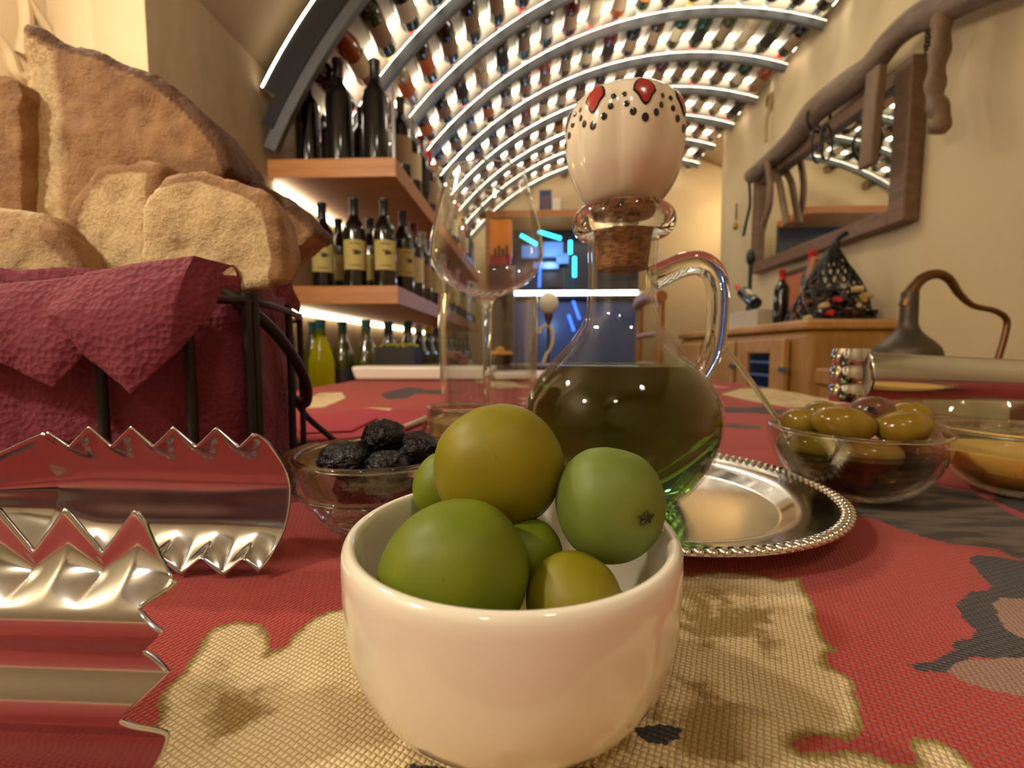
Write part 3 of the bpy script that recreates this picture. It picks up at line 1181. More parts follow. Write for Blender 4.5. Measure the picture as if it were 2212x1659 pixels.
def decal(mb, a, z, pts, lift):
    c, n = on_dome(a, z)
    e = Vector((-math.sin(a), math.cos(a), 0))
    f = n.cross(e)
    n2 = len(pts)
    vs = [c + n * (lift + .0003)]
    for (u, w_) in pts:
        # follow the surface
        zz = min(.1988, max(.150, z + w_ * max(.18, abs(f.z))))
        rr = max(.004, (Vector((c.x - CX, c.y - CY, 0))).length)
        p, nn = on_dome(a + u / rr, zz)
        vs.append(p + nn * lift)
    fs = [(0, i + 1, (i + 1) % n2 + 1) for i in range(n2)]
    mb.add(vs, fs)


mp_, md_, mk_ = MB(), MB(), MB()
for k in range(8):
    a = R(-84) + 2 * math.pi * k / 8
    drop = []
    for i in range(16):
        q = 2 * math.pi * i / 16
        wv = math.cos(q)
        drop.append((.0042 * math.sin(q) * (1 - .35 * (-wv if wv < 0 else 0)) * (1 if wv > -.3 else .75), .0072 * wv))
    decal(mk_, a, .1880, [(u * 1.25, w_ * 1.13) for u, w_ in drop], .00025)
    decal(mp_, a, .1880, drop, .00055)
    for (du, z, s_) in ((0, .1762, 1.3), (.0048, .1788, 1.15), (-.0048, .1788, 1.15), (.0074, .1825, 1.0), (-.0074, .1825, 1.0), (.0084, .1868, .9), (-.0084, .1868, .9)):
        rr = .027
        decal(md_, a + du / rr, z, [(.00125 * s_ * math.cos(2 * math.pi * i / 10), .00145 * s_ * math.sin(2 * math.pi * i / 10)) for i in range(10)], .0003)
for b_, nm, mt in ((mk_, 'petal_outline', 'dot_black'), (mp_, 'painted_petals', 'petal_red'), (md_, 'painted_dots', 'dot_black')):
    o = b_.build(nm, mt, dome, 70)
    o['kind'] = 'stuff'

# ------------------------------------------------------------------ glass bowls
def glass_bowl(name, label, x, y, r, h, rb, mat='bowl_glass', step=False, wall=.0022):
    t = thing(name, label, 'glass bowl', (x, y, TZ))
    o_ = [(0, .0006), (rb - .002, .0), (rb, .0012)]
    for k in range(1, 11):
        u = k / 10
        rr = rb + (r - rb) * math.sin(u * math.pi / 2) ** .9
        z = .0012 + (h - .0012) * (1 - math.cos(u * math.pi / 2)) ** .78
        if step and u > .62:
            rr += .0009
        o_.append((rr, z))
    MB().lathe(o_, 60, (x, y, TZ)).build('outer_wall', mat, t, 60)
    i_ = [(0, .0035)] + [(max(.001, q - wall), z + .0022) for q, z in o_[3:-1]] + [(r - wall, h)]
    MB().lathe(i_, 60, (x, y, TZ)).build('inner_wall', mat, t, 60)
    rim = [(r - wall / 2 + wall * .55 * math.cos(a), h + wall * .55 * math.sin(a)) for a in [2 * math.pi * k / 10 for k in range(10)]]
    MB().lathe(rim, 72, (x, y, TZ), closed=True).build('rim', 'glass', t, 80)
    if step:
        rm = [(r * .965 + .0012 * math.cos(a), h * .60 + .0012 * math.sin(a)) for a in [2 * math.pi * k / 8 for k in range(8)]]
        MB().lathe(rm, 72, (x, y, TZ), closed=True).build('raised_band', 'glass', t, 80)
    return t


PBX, PBY = -.0675, .198
glass_bowl('glass_bowl', 'small clear glass bowl of wrinkled black olives behind the white bowl', PBX, PBY, .0368, .033, .019, step=True)
PG = 'wrinkled black olives in the glass bowl'


def prune(px, py, y, r, seed, label):
    c = W(px, py, y)
    mb = MB().ball((0, 0, 0), 1, 32, 22)
    vs = []
    for p in mb.v:
        q = Vector(p)
        k = 1 + .12 * noise.noise(q * 2 + Vector((seed * 5, 0, 0))) + .10 * abs(noise.noise(q * 4.5 + Vector((0, seed * 3, 0)))) * 1.4 - .05 + .04 * noise.noise(q * 9 + Vector((seed, 0, 0)))
        vs.append(Vector((q.x * r[0] * k, q.y * r[1] * k, q.z * r[2] * k)))
    mb.v = vs
    o = mb.build('black_olive', 'prune', None, 60)
    o.location = c
    return tag(o, label, 'olive', PG)


prune(748, 992, .190, (.0125, .011, .0075), 1, 'wrinkled black olive at the left end of the glass bowl')
prune(830, 945, .203, (.0100, .010, .0085), 2, 'wrinkled black olive topping the pile in the glass bowl')
prune(900, 972, .205, (.0110, .010, .0090), 3, 'wrinkled black olive at the right beside the topmost one in the glass bowl')
prune(835, 1008, .186, (.0100, .009, .0070), 4, 'wrinkled black olive low at the front of the glass bowl')
prune(770, 1050, .192, (.0100, .010, .0085), 5, 'black olive resting low against the left side of the glass bowl')
prune(850, 1072, .196, (.0140, .012, .0085), 6, 'black olive at the very bottom of the glass bowl')

# right bowl of cured olives
OBX, OBY = .173, .2505
glass_bowl('glass_bowl', 'clear glass bowl of brown cured olives in oil beside the silver tray', OBX, OBY, .0405, .0365, .018, wall=.002)
mb = MB().lathe([(0, .0040), (.015, .0042), (.025, .010), (.0325, .018), (.0368, .0255), (0, .0258)], 48, (OBX, OBY, TZ))
M['bowl_oil'] = thin_glass('cured_olive_oil', 'a8963c', .5, .02)
tag(mb.build('oil_pool', 'bowl_oil', None, 50, loc=(OBX, OBY, TZ)), 'golden oil filling the bowl around the brown olives', 'oil')
CG = 'cured olives in the right glass bowl'


def cured(px, py, y, r, mat, label, seed, tilt=0):
    o = olive(px, py, y, r[0], r[1], r[2], mat, label, CG, seed, tilt, None, 24, 'cured_olive')
    return o


cured(1732, 912, .262, (.0110, .010, .0085), 'olive_brown', 'brown cured olive next to the spoon handle at the left of the bowl', 21, 10)
cured(1822, 915, .243, (.0155, .012, .0095), 'olive_brown', 'long tan cured olive at the front middle of the bowl', 22, 10)
po = cured(1882, 890, .252, (.0108, .010, .0090), 'olive_purple', 'purple-brown pitted olive on top of the pile in the glass bowl', 23, -10)
cured(1950, 923, .238, (.0132, .011, .0090), 'olive_brown', 'tan cured olive at the right front of the bowl', 24, -8)
cured(1965, 900, .265, (.0110, .010, .0090), 'olive_brown', 'yellow-brown cured olive at the back right of the bowl', 25, 0)
cured(1775, 890, .278, (.0100, .009, .0070), 'olive_brown', 'thin slice of cured olive lying at the back left of the bowl', 26, 0)
cured(1760, 965, .243, (.0120, .010, .0080), 'olive_brown', 'cured olive under oil against the left glass', 27, 15)
cured(1880, 985, .235, (.0150, .011, .0090), 'olive_brown', 'cured olive under oil against the front glass', 28, -5)
cured(1835, 1030, .245, (.0130, .011, .0075), 'olive_brown', 'cured olive at the very bottom of the oil', 29, 0)
cured(1965, 985, .248, (.0105, .010, .0090), 'olive_brown', 'cured olive under oil at the right glass', 30, 0)
hc = W(1880, 882, .2425)
mb = MB()
star = []
for k in range(10):
    a = 2 * math.pi * k / 10
    star.append((.0026 * (1 if k % 2 else .6) * math.cos(a), .0013 * (1 if k % 2 else .6) * math.sin(a)))
mb.prism(star, lambda u, v, tt: Vector((u, tt + .0015 * (v / .0015), v)), -.0008, .0008)
ho = mb.build('pit_hole', 'dot_black', None)
ho.parent = po
ho.location = hc - po.location
# spoon in the bowl
s0, s1 = W(1678, 905, .272), W(1556, 738, .275)
sp = thing('spoon', 'thin silver spoon leaning out of the brown olives', 'spoon', W(1690, 930, .268))
MB().tube(catmull([W(1700, 950, .262), s0, (s0 + s1) / 2 + Vector((.0004, 0, .0006)), s1], 6), .0016, 8).build('handle', 'steel_knife', sp, 60)
MB().ball(W(1712, 978, .258), (.012, .008, .003), 14, 8, Matrix.Rotation(R(50), 3, 'Y')).build('spoon_bowl', 'steel_knife', sp, 60)

# bowl of yellow juice at the right edge
YX, YY = .268, .258
glass_bowl('glass_bowl', 'clear glass bowl of cloudy yellow sauce past the brown olives', YX, YY, .0385, .035, .017)
MB().lathe([(0, .0036), (.014, .0040), (.0215, .0075), (.0285, .0132), (.0330, .020), (.0345, .0235), (0, .0238)], 48, (YX, YY, TZ)).build('sauce', 'liquid_yellow', None, 50, loc=(YX, YY, TZ))
tag(bpy.data.objects['sauce'], 'cloudy yellow sauce inside the glass bowl', 'sauce')
glass_bowl('glass_bowl', 'wide empty glass bowl the right tongs rest on', .385, .41, .062, .040, .028)
glass_bowl('glass_bowl', 'low empty glass dish behind the sauce bowl', .315, .345, .038, .026, .02)

# small jar, tumbler, wine glass
jar = glass_bowl('glass_bowl', 'little glass cup of tan spread behind the topmost green olive', -.0455, .283, .0205, .043, .016, wall=.0016)
tag(MB().lathe([(0, .004), (.013, .0045), (.0178, .012), (.0186, .034), (0, .035)], 36, (-.0455, .283, TZ)).build('tan_spread', 'liquid_tan', None, 50, loc=(-.0455, .283, TZ)),
    'tan spread filling the little glass cup', 'spread')
gx, gy = W(1055, 700, .345).x, .345
tu = thing('water_tumbler', 'straight clear water tumbler in front of the wine glass stem', 'glass', (gx, gy, TZ))
MB().lathe([(0, .001), (.029, 0), (.032, .002), (.0345, .02), (.0368, .06), (.0378, .09), (.0376, .112), (.0370, .1185)], 48, (gx, gy, TZ)).build('outer_wall', 'wine_glass', tu, 60)
MB().lathe([(0, .008), (.026, .0085), (.031, .0105), (.0330, .02), (.0354, .06), (.0366, .09), (.0366, .112), (.0364, .1185)], 48, (gx, gy, TZ)).build('inner_wall', 'wine_glass', tu, 60)
wx, wy = W(1052, 700, .43).x, .43
wg = thing('wine_glass', 'large empty stemmed wine glass behind the tumbler', 'glass', (wx, wy, TZ))
MB().lathe([(0, .0005), (.034, 0), (.0348, .0009), (.028, .0018), (.012, .0045), (.0055, .009), (.0042, .016), (.0039, .06), (.0042, .112), (.0062, .124), (.010, .129), (0, .1305)], 40, (wx, wy, TZ)).build('stem_and_foot', 'glass', wg, 60)
zs = [(0, .131), (.010, .1292), (.026, .1345), (.042, .145), (.0515, .160), (.0528, .171), (.0512, .185), (.0465, .205), (.0405, .225), (.0365, .2385)]
zs = [(p.x, p.y) for p in catmull([Vector((r, z, 0)) for r, z in zs], 4)]
MB().lathe([(max(0, r), z) for r, z in zs], 48, (wx, wy, TZ)).build('glass_bowl_wall', 'wine_glass', wg, 60)
MB().lathe([(.0365 + .0006 * math.cos(a), .2388 + .0006 * math.sin(a)) for a in [2 * math.pi * k / 8 for k in range(8)]], 48, (wx, wy, TZ), closed=True).build('rim', 'glass', wg, 80)

# ------------------------------------------------------------------ serrated tongs (left)
tg = thing('serving_tongs', 'polished steel serving tongs with serrated claws lying open left of the white bowl', 'tongs', (-.16, .12, TZ))


def tri(x):
    x = x % 1
    return 1 - abs(2 * x - 1)


def solid(o, th=.0008, off=0):
    m = o.modifiers.new('thickness', 'SOLIDIFY')
    m.thickness = th
    m.offset = off
    return o


def rear(u, v):
    # u: left 0 -> right 1, v: bottom 0 -> top 1
    xl, xr = -.42, -.0940
    x = xl + (xr - xl) * u
    vv = v * 2 - 1
    x += .0058 * (1 - vv * vv) * max(0, (u - .75) / .25)
    hw = .0112
    if x > -.205:
        k = min(1, (x + .205) / .05)
        hw = .0112 + .0150 * (3 * k * k - 2 * k ** 3)
    th = 0
    ph = (x + .0940 - .0022) / .0150
    if x > -.168:
        th = .0072 * (1 - tri(ph + .5)) * max(0, abs(vv) - .5) * 2 * (1 if vv > 0 else .9)
    z = .0262 + vv * (hw - th)
    y = .1470 + .012 * (1 - vv * vv) * min(1, hw / .02) + .0003 * math.sin(vv * 9)
    if x < -.2:
        y += (-.2 - x) * -.10
    return Vector((x, y, TZ + z))


solid(MB().grid(rear, 420, 40).build('rear_claw', 'steel', tg, 50), .0008)
# front claw: its toothed end is traced in its own plane
FT = [(.0005, -.0700), (.0055, -.0665), (.0098, -.0648), (.0166, -.0685), (.0238, -.0612), (.0276, -.0655), (.0323, -.0600), (.0359, -.0645), (.0401, -.0612), (.0440, -.0650), (.0492, -.0672)]


def front(u, v):
    zt_mid = .0488
    zb = .0006
    # right border by height
    z = zb + (zt_mid - zb) * v
    for (z0, x0), (z1, x1) in zip(FT, FT[1:]):
        if z0 <= z <= z1 + 1e-9:
            xr = x0 + (x1 - x0) * (z - z0) / (z1 - z0)
            break
    else:
        xr = FT[-1][1]
    xl = -.42
    uu = u ** .5
    x = xl + (xr - xl) * uu
    hw = 1.0
    if x < -.115:
        k = min(1, (-.115 - x) / .06)
        hw = 1 - .55 * (3 * k * k - 2 * k ** 3)
    top = 0
    if x > -.125 and v > .72:
        top = (.0080 * tri((x + .0688) / .0127 + .5) - .0062) * (v - .72) / .28
    z2 = .0255 + (z - .0255) * hw + top
    vv = (z - .0255) / .025
    y = .0690 + .0075 * vv * vv * hw
    if x > -.13:
        e = min(1, (x + .13) / .03)
        y += .0016 * e * math.cos(vv * 9.5)
    if x < -.12:
        y += (-.12 - x) * .20
    return Vector((x, y, TZ + z2))


solid(MB().grid(front, 360, 150).build('front_claw', 'steel', tg, 50), .0008)
MB().lathe([(0, -.013), (.013, -.013), (.0145, -.011), (.0135, -.005), (.0145, 0), (.0135, .005), (.0145, .011), (.013, .013), (0, .013)], 24, (-.424, .130, TZ + .0262)).build('spring_cap', 'steel', tg, 60)

# tongs at the right, resting on the wide glass bowl
tg2 = thing('serving_tongs', 'polished steel serving tongs with a ridged spring cap resting on glass bowls at right', 'tongs', (.25, .33, TZ + .043))
cpx = W(1836, 810, .33)
cap_ = []
for k in range(25):
    u = k / 24
    cap_.append((.0118 + .0009 * abs(math.sin(u * math.pi * 3)) - .0012 * u, -.0185 + .037 * u))
MB().lathe([(0, -.0185)] + cap_ + [(0, .0185)], 32, (cpx.x, cpx.y, cpx.z)).build('spring_cap', 'steel', tg2, 50)


def arm2(sgn):
    def fn(u, v):
        x = cpx.x + .004 + u * .215
        vv = v * 2 - 1
        zc = cpx.z - .0052 * u
        hw = .0160 - .0045 * min(1, u * 1.6)
        if u > .62:
            k = min(1, (u - .62) / .2)
            hw += .0085 * (3 * k * k - 2 * k ** 3)
        th = 0
        if .66 < u < .96:
            th = .0048 * (1 - tri((u - .66) * 215 / 9)) * max(0, abs(vv) - .5) * 2
        y = cpx.y + sgn * (.010 + .022 * u) + sgn * .0065 * (1 - vv * vv)
        return Vector((x, y, zc + vv * (hw - th)))
    return fn


for sgn in (-1, 1):
    solid(MB().grid(arm2(sgn), 160, 24).build('arm', 'steel', tg2, 50), .0009)

# ------------------------------------------------------------------ bread basket
bk_pts = [Vector((-.1372, .2200, 0)), Vector((-.150, .275, 0)), Vector((-.172, .330, 0)), Vector((-.196, .362, 0)), Vector((-.27, .385, 0)), Vector((-.37, .385, 0)), Vector((-.425, .335, 0)), Vector((-.42, .26, 0)), Vector((-.37, .215, 0)), Vector((-.29, .195, 0)), Vector((-.215, .192, 0)), Vector((-.162, .200, 0))]
BKC = Vector((-.28, .285, 0))
bkt = thing('bread_basket', 'dark wire bread basket lined with a burgundy napkin at left', 'basket', (BKC.x, BKC.y, TZ))
loop = catmull(bk_pts, 8, True)


def at_z(p, z, k=1.0):
    q = BKC + (p - BKC) * k
    return Vector((q.x, q.y, TZ + z))


MB().tube([at_z(p, .102) for p in loop], .0021, 8, True).build('top_ring', 'iron', bkt, 60)
MB().tube([at_z(p, .0035) for p in loop], .0024, 8, True).build('base_ring', 'iron', bkt, 60)
NL = len(loop)
for px in (0, 26, 44, 60, 72, 83, 89, 95, 8, 17):
    p = loop[px % NL]
    MB().tube([at_z(p, .106, 1.0), at_z(p, .06, 1.004), at_z(p, .003, 1.0)], .0022, 8).build('upright_wire', 'iron', bkt, 60)
# carrying handle folded down at the right
hpx = [W(484, 630, .218), W(540, 668, .222), W(600, 725, .236), W(645, 790, .255), W(664, 840, .275), W(660, 872, .300), W(640, 862, .335)]
MB().tube(catmull(hpx, 7), .0030, 10).build('carry_handle', 'iron', bkt, 60)
MB().tube(catmull([W(640, 870, .352), W(668, 905, .36), W(712, 942, .368), W(740, 965, .36)], 6), .0024, 8).build('foot_loop', 'iron', bkt, 60)

# napkin lining and folded flaps
nb = MB()
NN = len(loop)


def lining(u, v):
    i = u * NN
    p = loop[int(i) % NN].lerp(loop[(int(i) + 1) % NN], i - int(i))
    wv = .004 * noise.noise(Vector((p.x * 45, p.y * 45, v * 3))) + .003 * noise.noise(Vector((p.x * 110, p.y * 110, v * 5)))
    k = .955 - .04 * abs(v - .5) + wv * 6
    return at_z(p, .006 + .108 * v + .006 * noise.noise(Vector((p.x * 40, p.y * 40, 7))) * v, k)


nb.grid(lining, 192, 20)


def flap(top, bottom, ytop, yb, n=26):
    # top: list of px points along the rim, bottom: list of px points along the lower edge
    A = [W(a, b_, y_) for (a, b_), y_ in zip(top, ytop)]
    B = [W(a, b_, y_) for (a, b_), y_ in zip(bottom, yb)]

    def poly_at(L, u):
        x = u * (len(L) - 1)
        i = min(int(x), len(L) - 2)
        return L[i].lerp(L[i + 1], x - i)

    def fn(u, v):
        p = poly_at(A, u).lerp(poly_at(B, u), v)
        d = .0026 * noise.noise(p * 30 + Vector((3, 1, 0))) + .0007 * noise.noise(p * 120) - .006 * math.sin(v * math.pi)
        return p + Vector((0, d, d * .2))
    nb.grid(fn, 60, 40)


flap([(130, 640), (180, 590), (290, 570), (420, 553), (470, 566), (505, 575)], [(120, 700), (180, 770), (285, 852), (375, 770), (455, 675), (490, 600)],
     [.186, .185, .185, .188, .198, .208], [.177, .176, .175, .179, .188, .200])
flap([(-200, 650), (-100, 625), (20, 612), (100, 605), (180, 595)], [(-200, 760), (-100, 770), (0, 780), (118, 838), (200, 742)],
     [.196, .190, .186, .186, .187], [.188, .182, .179, .178, .180])
# small scrunched tips on the corner
for pl, yy in (([(505, 575), (560, 600), (600, 620), (636, 600), (640, 640)], .25),):
    nb.grid(lambda u, v: W(500 + 140 * u, 572 + 30 * u + 14 * math.sin(u * 14) + 62 * v, .222 + .10 * u) + Vector((.003 * math.sin(u * 30 + v * 4), 0, 0)), 40, 12)
nap = nb.build('paper_napkin', 'napkin', None, 60, loc=(BKC.x, BKC.y, TZ))
solid(nap, .0006)
tag(nap, 'burgundy embossed paper napkin folded over the rim of the wire basket', 'napkin')

# bread pieces
dg = None


def bread(label, outline, y, thick, crust_edges, seed, lean=0.0, back=.86, face=0.0, left_crumb=None, yslope=0.0):
    """outline in the frame's pixels, set at its own depth; crust_edges: index pairs of outline edges that are crust; face: crust value of the front"""
    pts = [W(a, b_, y) for a, b_ in outline]
    cx = sum(p.x for p in pts) / len(pts)
    cz = sum(p.z for p in pts) / len(pts)
    P2 = [(p.x, p.z) for p in pts]
    n = len(P2)
    mb = MB()
    fn = lambda u, v, tt: Vector((cx + (u - cx) * (1 - (1 - back) * tt), y + thick * tt + lean * (v - cz) + yslope * (u - cx), cz + (v - cz) * (1 - (1 - back) * tt)))
    mb.prism(P2, fn, 0, 1)
    me = mb.mesh('tmp', 'bread', 0)
    ob = bpy.data.objects.new('tmp', me)
    COL.objects.link(ob)
    tr = ob.modifiers.new('t', 'TRIANGULATE')
    rm = ob.modifiers.new('r', 'REMESH')
    rm.mode = 'VOXEL'
    rm.voxel_size = .0026
    sm = ob.modifiers.new('s', 'SMOOTH')
    sm.iterations = 7
    sm.factor = .6
    dgr = bpy.context.evaluated_depsgraph_get()
    m2 = bpy.data.meshes.new_from_object(ob.evaluated_get(dgr))
    bpy.data.objects.remove(ob)
    V = np.empty(len(m2.vertices) * 3)
    m2.vertices.foreach_get('co', V)
    V = V.reshape(-1, 3)
    N = np.empty(len(V) * 3)
    m2.vertices.foreach_get('normal', N)
    N = N.reshape(-1, 3)
    cr = np.full(len(V), face)
    segs = [(np.array(P2[i % n]), np.array(P2[(i + 1) % n]), val) for i, val in crust_edges]
    for i in range(len(V)):
        p = Vector(V[i])
        s_ = Vector((seed * 3.3, 0, 0))
        d = .0030 * noise.noise(p * 32 + s_) + .0016 * noise.noise(p * 85 + s_) + .0011 * abs(noise.noise(p * 210 + s_)) + .0005 * noise.noise(p * 480)
        d -= .006 * max(0, noise.noise(p * 62 + s_) - .22) * max(0, -N[i][1])
        V[i] += N[i] * d
    for a, b_, val in segs:
        e = b_ - a
        q = V[:, [0, 2]] - a
        tt = np.clip((q @ e) / max(e @ e, 1e-12), 0, 1)
        dd = np.hypot(*(q - tt[:, None] * e).T)
        side = np.clip(1 - (N[:, 1] * -1 - .35) / .5, 0, 1)      # faces turned away from the front
        cv = val * np.clip(1 - (dd - .006) / .007, 0, 1) * np.maximum(side, .97 * np.clip(1.65 - dd / .0078, 0, 1))
        cr = np.maximum(cr, cv)
    if left_crumb is not None:
        # front face turns to bare crumb towards its left edge
        k = np.clip((left_crumb[1] - V[:, 0]) / (left_crumb[1] - left_crumb[0]), 0, 1)
        cr = np.where(cr < .66, cr * (1 - k), cr)
    V -= np.array((cx, y, TZ + .1))
    m2.vertices.foreach_set('co', V.ravel())
    at = m2.attributes.new('crust', 'FLOAT', 'POINT')
    at.data.foreach_set('value', cr.astype(np.float32))
    m2.polygons.foreach_set('use_smooth', [True] * len(m2.polygons))
    m2.name = 'bread_slice'
    o = bpy.data.objects.new('bread_slice', m2)
    o.location = (cx, y, TZ + .1)
    COL.objects.link(o)
    return tag(o, label, 'bread', 'bread slices in the basket')


bread('tall wedge of bread with dark domed crust rising highest from the basket',
      [(50, 48), (120, 78), (222, 108), (338, 162), (400, 214), (445, 262), (482, 312), (502, 366), (420, 420), (300, 520), (60, 520), (45, 440), (50, 330), (38, 220), (48, 130)],
      .262, .055, [(i, 1.0) for i in range(0, 7)], 1, .0, .9, .5, (W(85, 300, .262).x, W(150, 300, .262).x))
bread('chunk of bread with torn crumb in the middle of the basket',
      [(225, 345), (300, 338), (352, 352), (345, 440), (330, 600), (170, 620), (140, 560), (145, 470), (170, 390)],
      .240, .05, [(0, .6), (1, .6), (2, .6), (8, .55), (7, .55), (6, .5)], 2, 0, .9, .26)
bread('thick bread slice with open crumb facing forward at the right of the basket',
      [(300, 450), (345, 370), (420, 352), (520, 385), (575, 410), (600, 450), (615, 540), (612, 612), (480, 640), (330, 640), (300, 560)],
      .222, .028, [(1, .62), (2, .66), (3, .7), (4, .7), (5, .7), (6, .6)], 3, 0, .8, .0)
bread('bread slice with reddish crust sticking out behind at the right',
      [(470, 365), (540, 385), (610, 425), (650, 455), (684, 488), (678, 510), (630, 545), (560, 600), (470, 560)],
      .285, .03, [(0, 1.0), (1, 1.0), (2, .95), (3, .9)], 4, 0, .95, .42)
bread('flat piece of bread low at the left in front of the tall wedge',
      [(-220, 470), (-40, 440), (60, 450), (110, 490), (165, 555), (185, 590), (150, 680), (-220, 690)],
      .222, .05, [(3, .5), (4, .5)], 5, 0, .95, .34)
bread('brown bread piece at the far left beside the tall wedge',
      [(-260, 130), (-60, 150), (30, 158), (48, 200), (38, 235), (45, 320), (48, 470), (-40, 520), (-260, 520)],
      .252, .045, [(0, .7), (1, .7), (2, .7)], 6, 0, .92, .52)
bread('small bread end lying on the table behind the basket',
      [(575, 1020), (610, 985), (640, 972), (660, 990), (655, 1035), (600, 1060)],
      .262, .03, [(0, .7), (1, .7)], 7, 0, .9, .3)

# ------------------------------------------------------------------ flat red napkin, knife
na = MB()
c0 = [T(600, 912), T(800, 888), T(925, 905), T(905, 950), T(640, 965)]
fold = [(p.x, p.y) for p in c0]
na.prism(fold, lambda u, v, tt: Vector((u, v, TZ + .0008 + tt * .0035 + .0006 * math.sin(u * 60))), 0, 1)
fo2 = [(p.x, p.y) for p in (T(620, 918), T(795, 893), T(815, 915), T(760, 945), T(650, 950))]
na.prism(fo2, lambda u, v, tt: Vector((u, v, TZ + .0046 + tt * .002)), 0, 1)
tag(bevel(na.build('folded_napkin', 'napkin_flat', None, 40, loc=(-.2, .47, TZ)), .0006), 'folded bright red napkin lying flat behind the glass bowl of black olives', 'napkin')
k0, k1 = T(868, 925, .008), T(955, 888, .008)
kn = thing('table_knife', 'steel table knife lying on the flat red napkin', 'knife', k0)
MB().tube([k0, k0.lerp(k1, .5)], .0035, 8).build('handle', 'steel_knife', kn, 60)
MB().box(k0.lerp(k1, .78), (.012, (k1 - k0).length * .5, .0012), Matrix.Rotation(-math.atan2((k1 - k0).x, (k1 - k0).y), 3, 'Z')).build('blade', 'steel_knife', kn)

# ------------------------------------------------------------------ far end of the table
trw = bevel(MB().box((-.29, 1.235, TZ + .019), (.36, .11, .036), None, 1.06).build('serving_tray', 'white_plastic', None, 40, loc=(-.29, 1.235, TZ)), .008, 3)
tag(trw, 'long white rectangular serving tray at the far end of the table', 'tray')
trw2 = bevel(MB().box((.03, 1.25, TZ + .012), (.26, .12, .02), None, 1.06).build('serving_plate', 'white_plastic', None, 40, loc=(.03, 1.25, TZ)), .006, 3)
tag(trw2, 'white rectangular plate behind the wine glass at the far end of the table', 'plate')
bo = thing('food_box', 'black shallow box of green pickles behind the white serving tray', 'box', (-.43, 1.46, CZ - .20 + .0))
sb = thing('side_counter', 'dark low counter behind the far end of the table', 'counter', (-.1, 1.62, 0))
bevel(MB().box((.0, 1.64, .765), (.82, .34, .03)).build('counter_top', 'dark_wood', sb), .004)
MB().box((.0, 1.64, .375), (.76, .30, .75)).build('counter_body', 'dark_wood', sb)
bpos = Vector((-.412, 1.385, 0))
bo.location = (bpos.x, 1.385, TZ)
bb = MB()
for (dx, dy, sx_, sy_) in ((0, -.042, .12, .005), (0, .042, .12, .005), (-.0575, 0, .005, .08), (.0575, 0, .005, .08)):
    bb.box((bpos.x + dx, 1.385 + dy, TZ + .045), (sx_, sy_, .088))
bb.box((bpos.x, 1.385, TZ + .008), (.112, .08, .006))
bb.build('tray_shell', 'black', bo)
gm = plain('pickled_green', '7e7a1e', .35, 0, .3, 60)
for k in range(10):
    q = Vector((bpos.x - .042 + .084 * (k % 5) / 4, 1.365 + .04 * (k // 5), TZ + .088))
    d = Vector((rnd.uniform(-1, 1), rnd.uniform(-1, 1), rnd.uniform(-.2, .5))).normalized() * .020
    o = MB().tube(catmull([q - d, q + Vector((0, 0, .008)), q + d], 4), [.002, .004, .005, .006, .006, .006, .005, .004, .003][:9], 7).build('pickle', gm, None, 60)
    o.location = (0, 0, 0)
    off = q.copy()
    me_ = o.data
    me_.transform(Matrix.Translation(-off))
    o.location = off
    tag(o, 'green pickled pepper heaped in the black shallow box', 'pickle', 'green pickles in the black box')
sal = plain('cured_meat', '8a4a44', .5, 0, .3, 90, .3)
mp = W(975, 765, 1.5)
for k in range(9):
    a = k * .7
    q = Vector((mp.x + .03 * math.cos(a * 2.3) * (1 if k < 6 else .3), 1.53 + .03 * math.sin(a * 2.3), .795 + .010 * (k // 3)))
    mb = MB().ball((0, 0, 0), (.026, .022, .010), 14, 9, Matrix.Rotation(a, 3, 'Z') @ Matrix.Rotation(.4, 3, 'X'))
    o = mb.build('salami_slice', sal, None, 60)
    o.location = q
    tag(o, 'pinkish cured meat slice piled seen through the wine glass', 'cured meat', 'cured meat slices behind the wine glass')
dp = W(1080, 770, 1.56)
dish = thing('serving_dish', 'brown round dish of orange fritters seen through the wine glass', 'dish', (dp.x, 1.56, .78))
MB().lathe([(0, .002), (.03, 0), (.045, .018), (.052, .036), (.049, .036), (.04, .016), (0, .008)], 28, (dp.x, 1.56, .78)).build('dish_body', 'dark_wood', dish, 50)
org = plain('orange_fritter', 'd08a2c', .5, 0, .25, 90, .3)
for k in range(7):
    q = Vector((dp.x + .028 * math.cos(k * 1.05), 1.56 + .028 * math.sin(k * 1.05), .78 + .035)) if k < 6 else Vector((dp.x, 1.56, .78 + .05))
    o = MB().ball((0, 0, 0), (.018, .016, .014), 12, 8).build('fritter', org, None, 60)
    o.location = q
    tag(o, 'orange fritter in the brown round dish', 'fritter', 'fritters in the brown dish')

# ------------------------------------------------------------------ back bar with cyan LEDs
BY_ = 3.55
bar = thing('back_bar', 'wood framed back bar cabinet with cyan LED strips and bright counter edge', 'bar cabinet', (-.1, BY_, 0))
M['cyan'] = emit('cyan_led', '30e0ff', 5)
M['blue_led'] = emit('blue_led', '3a6cff', 3)
M['white_led'] = emit('white_counter_led', 'f4fbff', 6)
bl, br = W(1050, 600, BY_).x, W(1262, 600, BY_).x
ztop = W(1150, 462, BY_).z
zcnt = W(1150, 640, BY_).z
MB().box(((bl + br + .5) / 2, BY_ + .2, ztop), (br - bl + .5, .42, .05)).build('top_beam', 'bar_wood', bar)
MB().box((bl + .02, BY_ + .2, ztop / 2), (.05, .40, ztop)).build('side_panel', 'bar_wood', bar)
MB().box(((bl + br + .5) / 2, BY_ + .40, ztop / 2), (br - bl + .5, .03, ztop)).build('back_board', plain('dark_blue_back', '1d2636', .3, 0, .3, 6), bar)
MB().box(((bl + br + .5) / 2, BY_ + .02, zcnt), (br - bl + .4, .36, .03)).build('counter', 'white_plastic', bar)
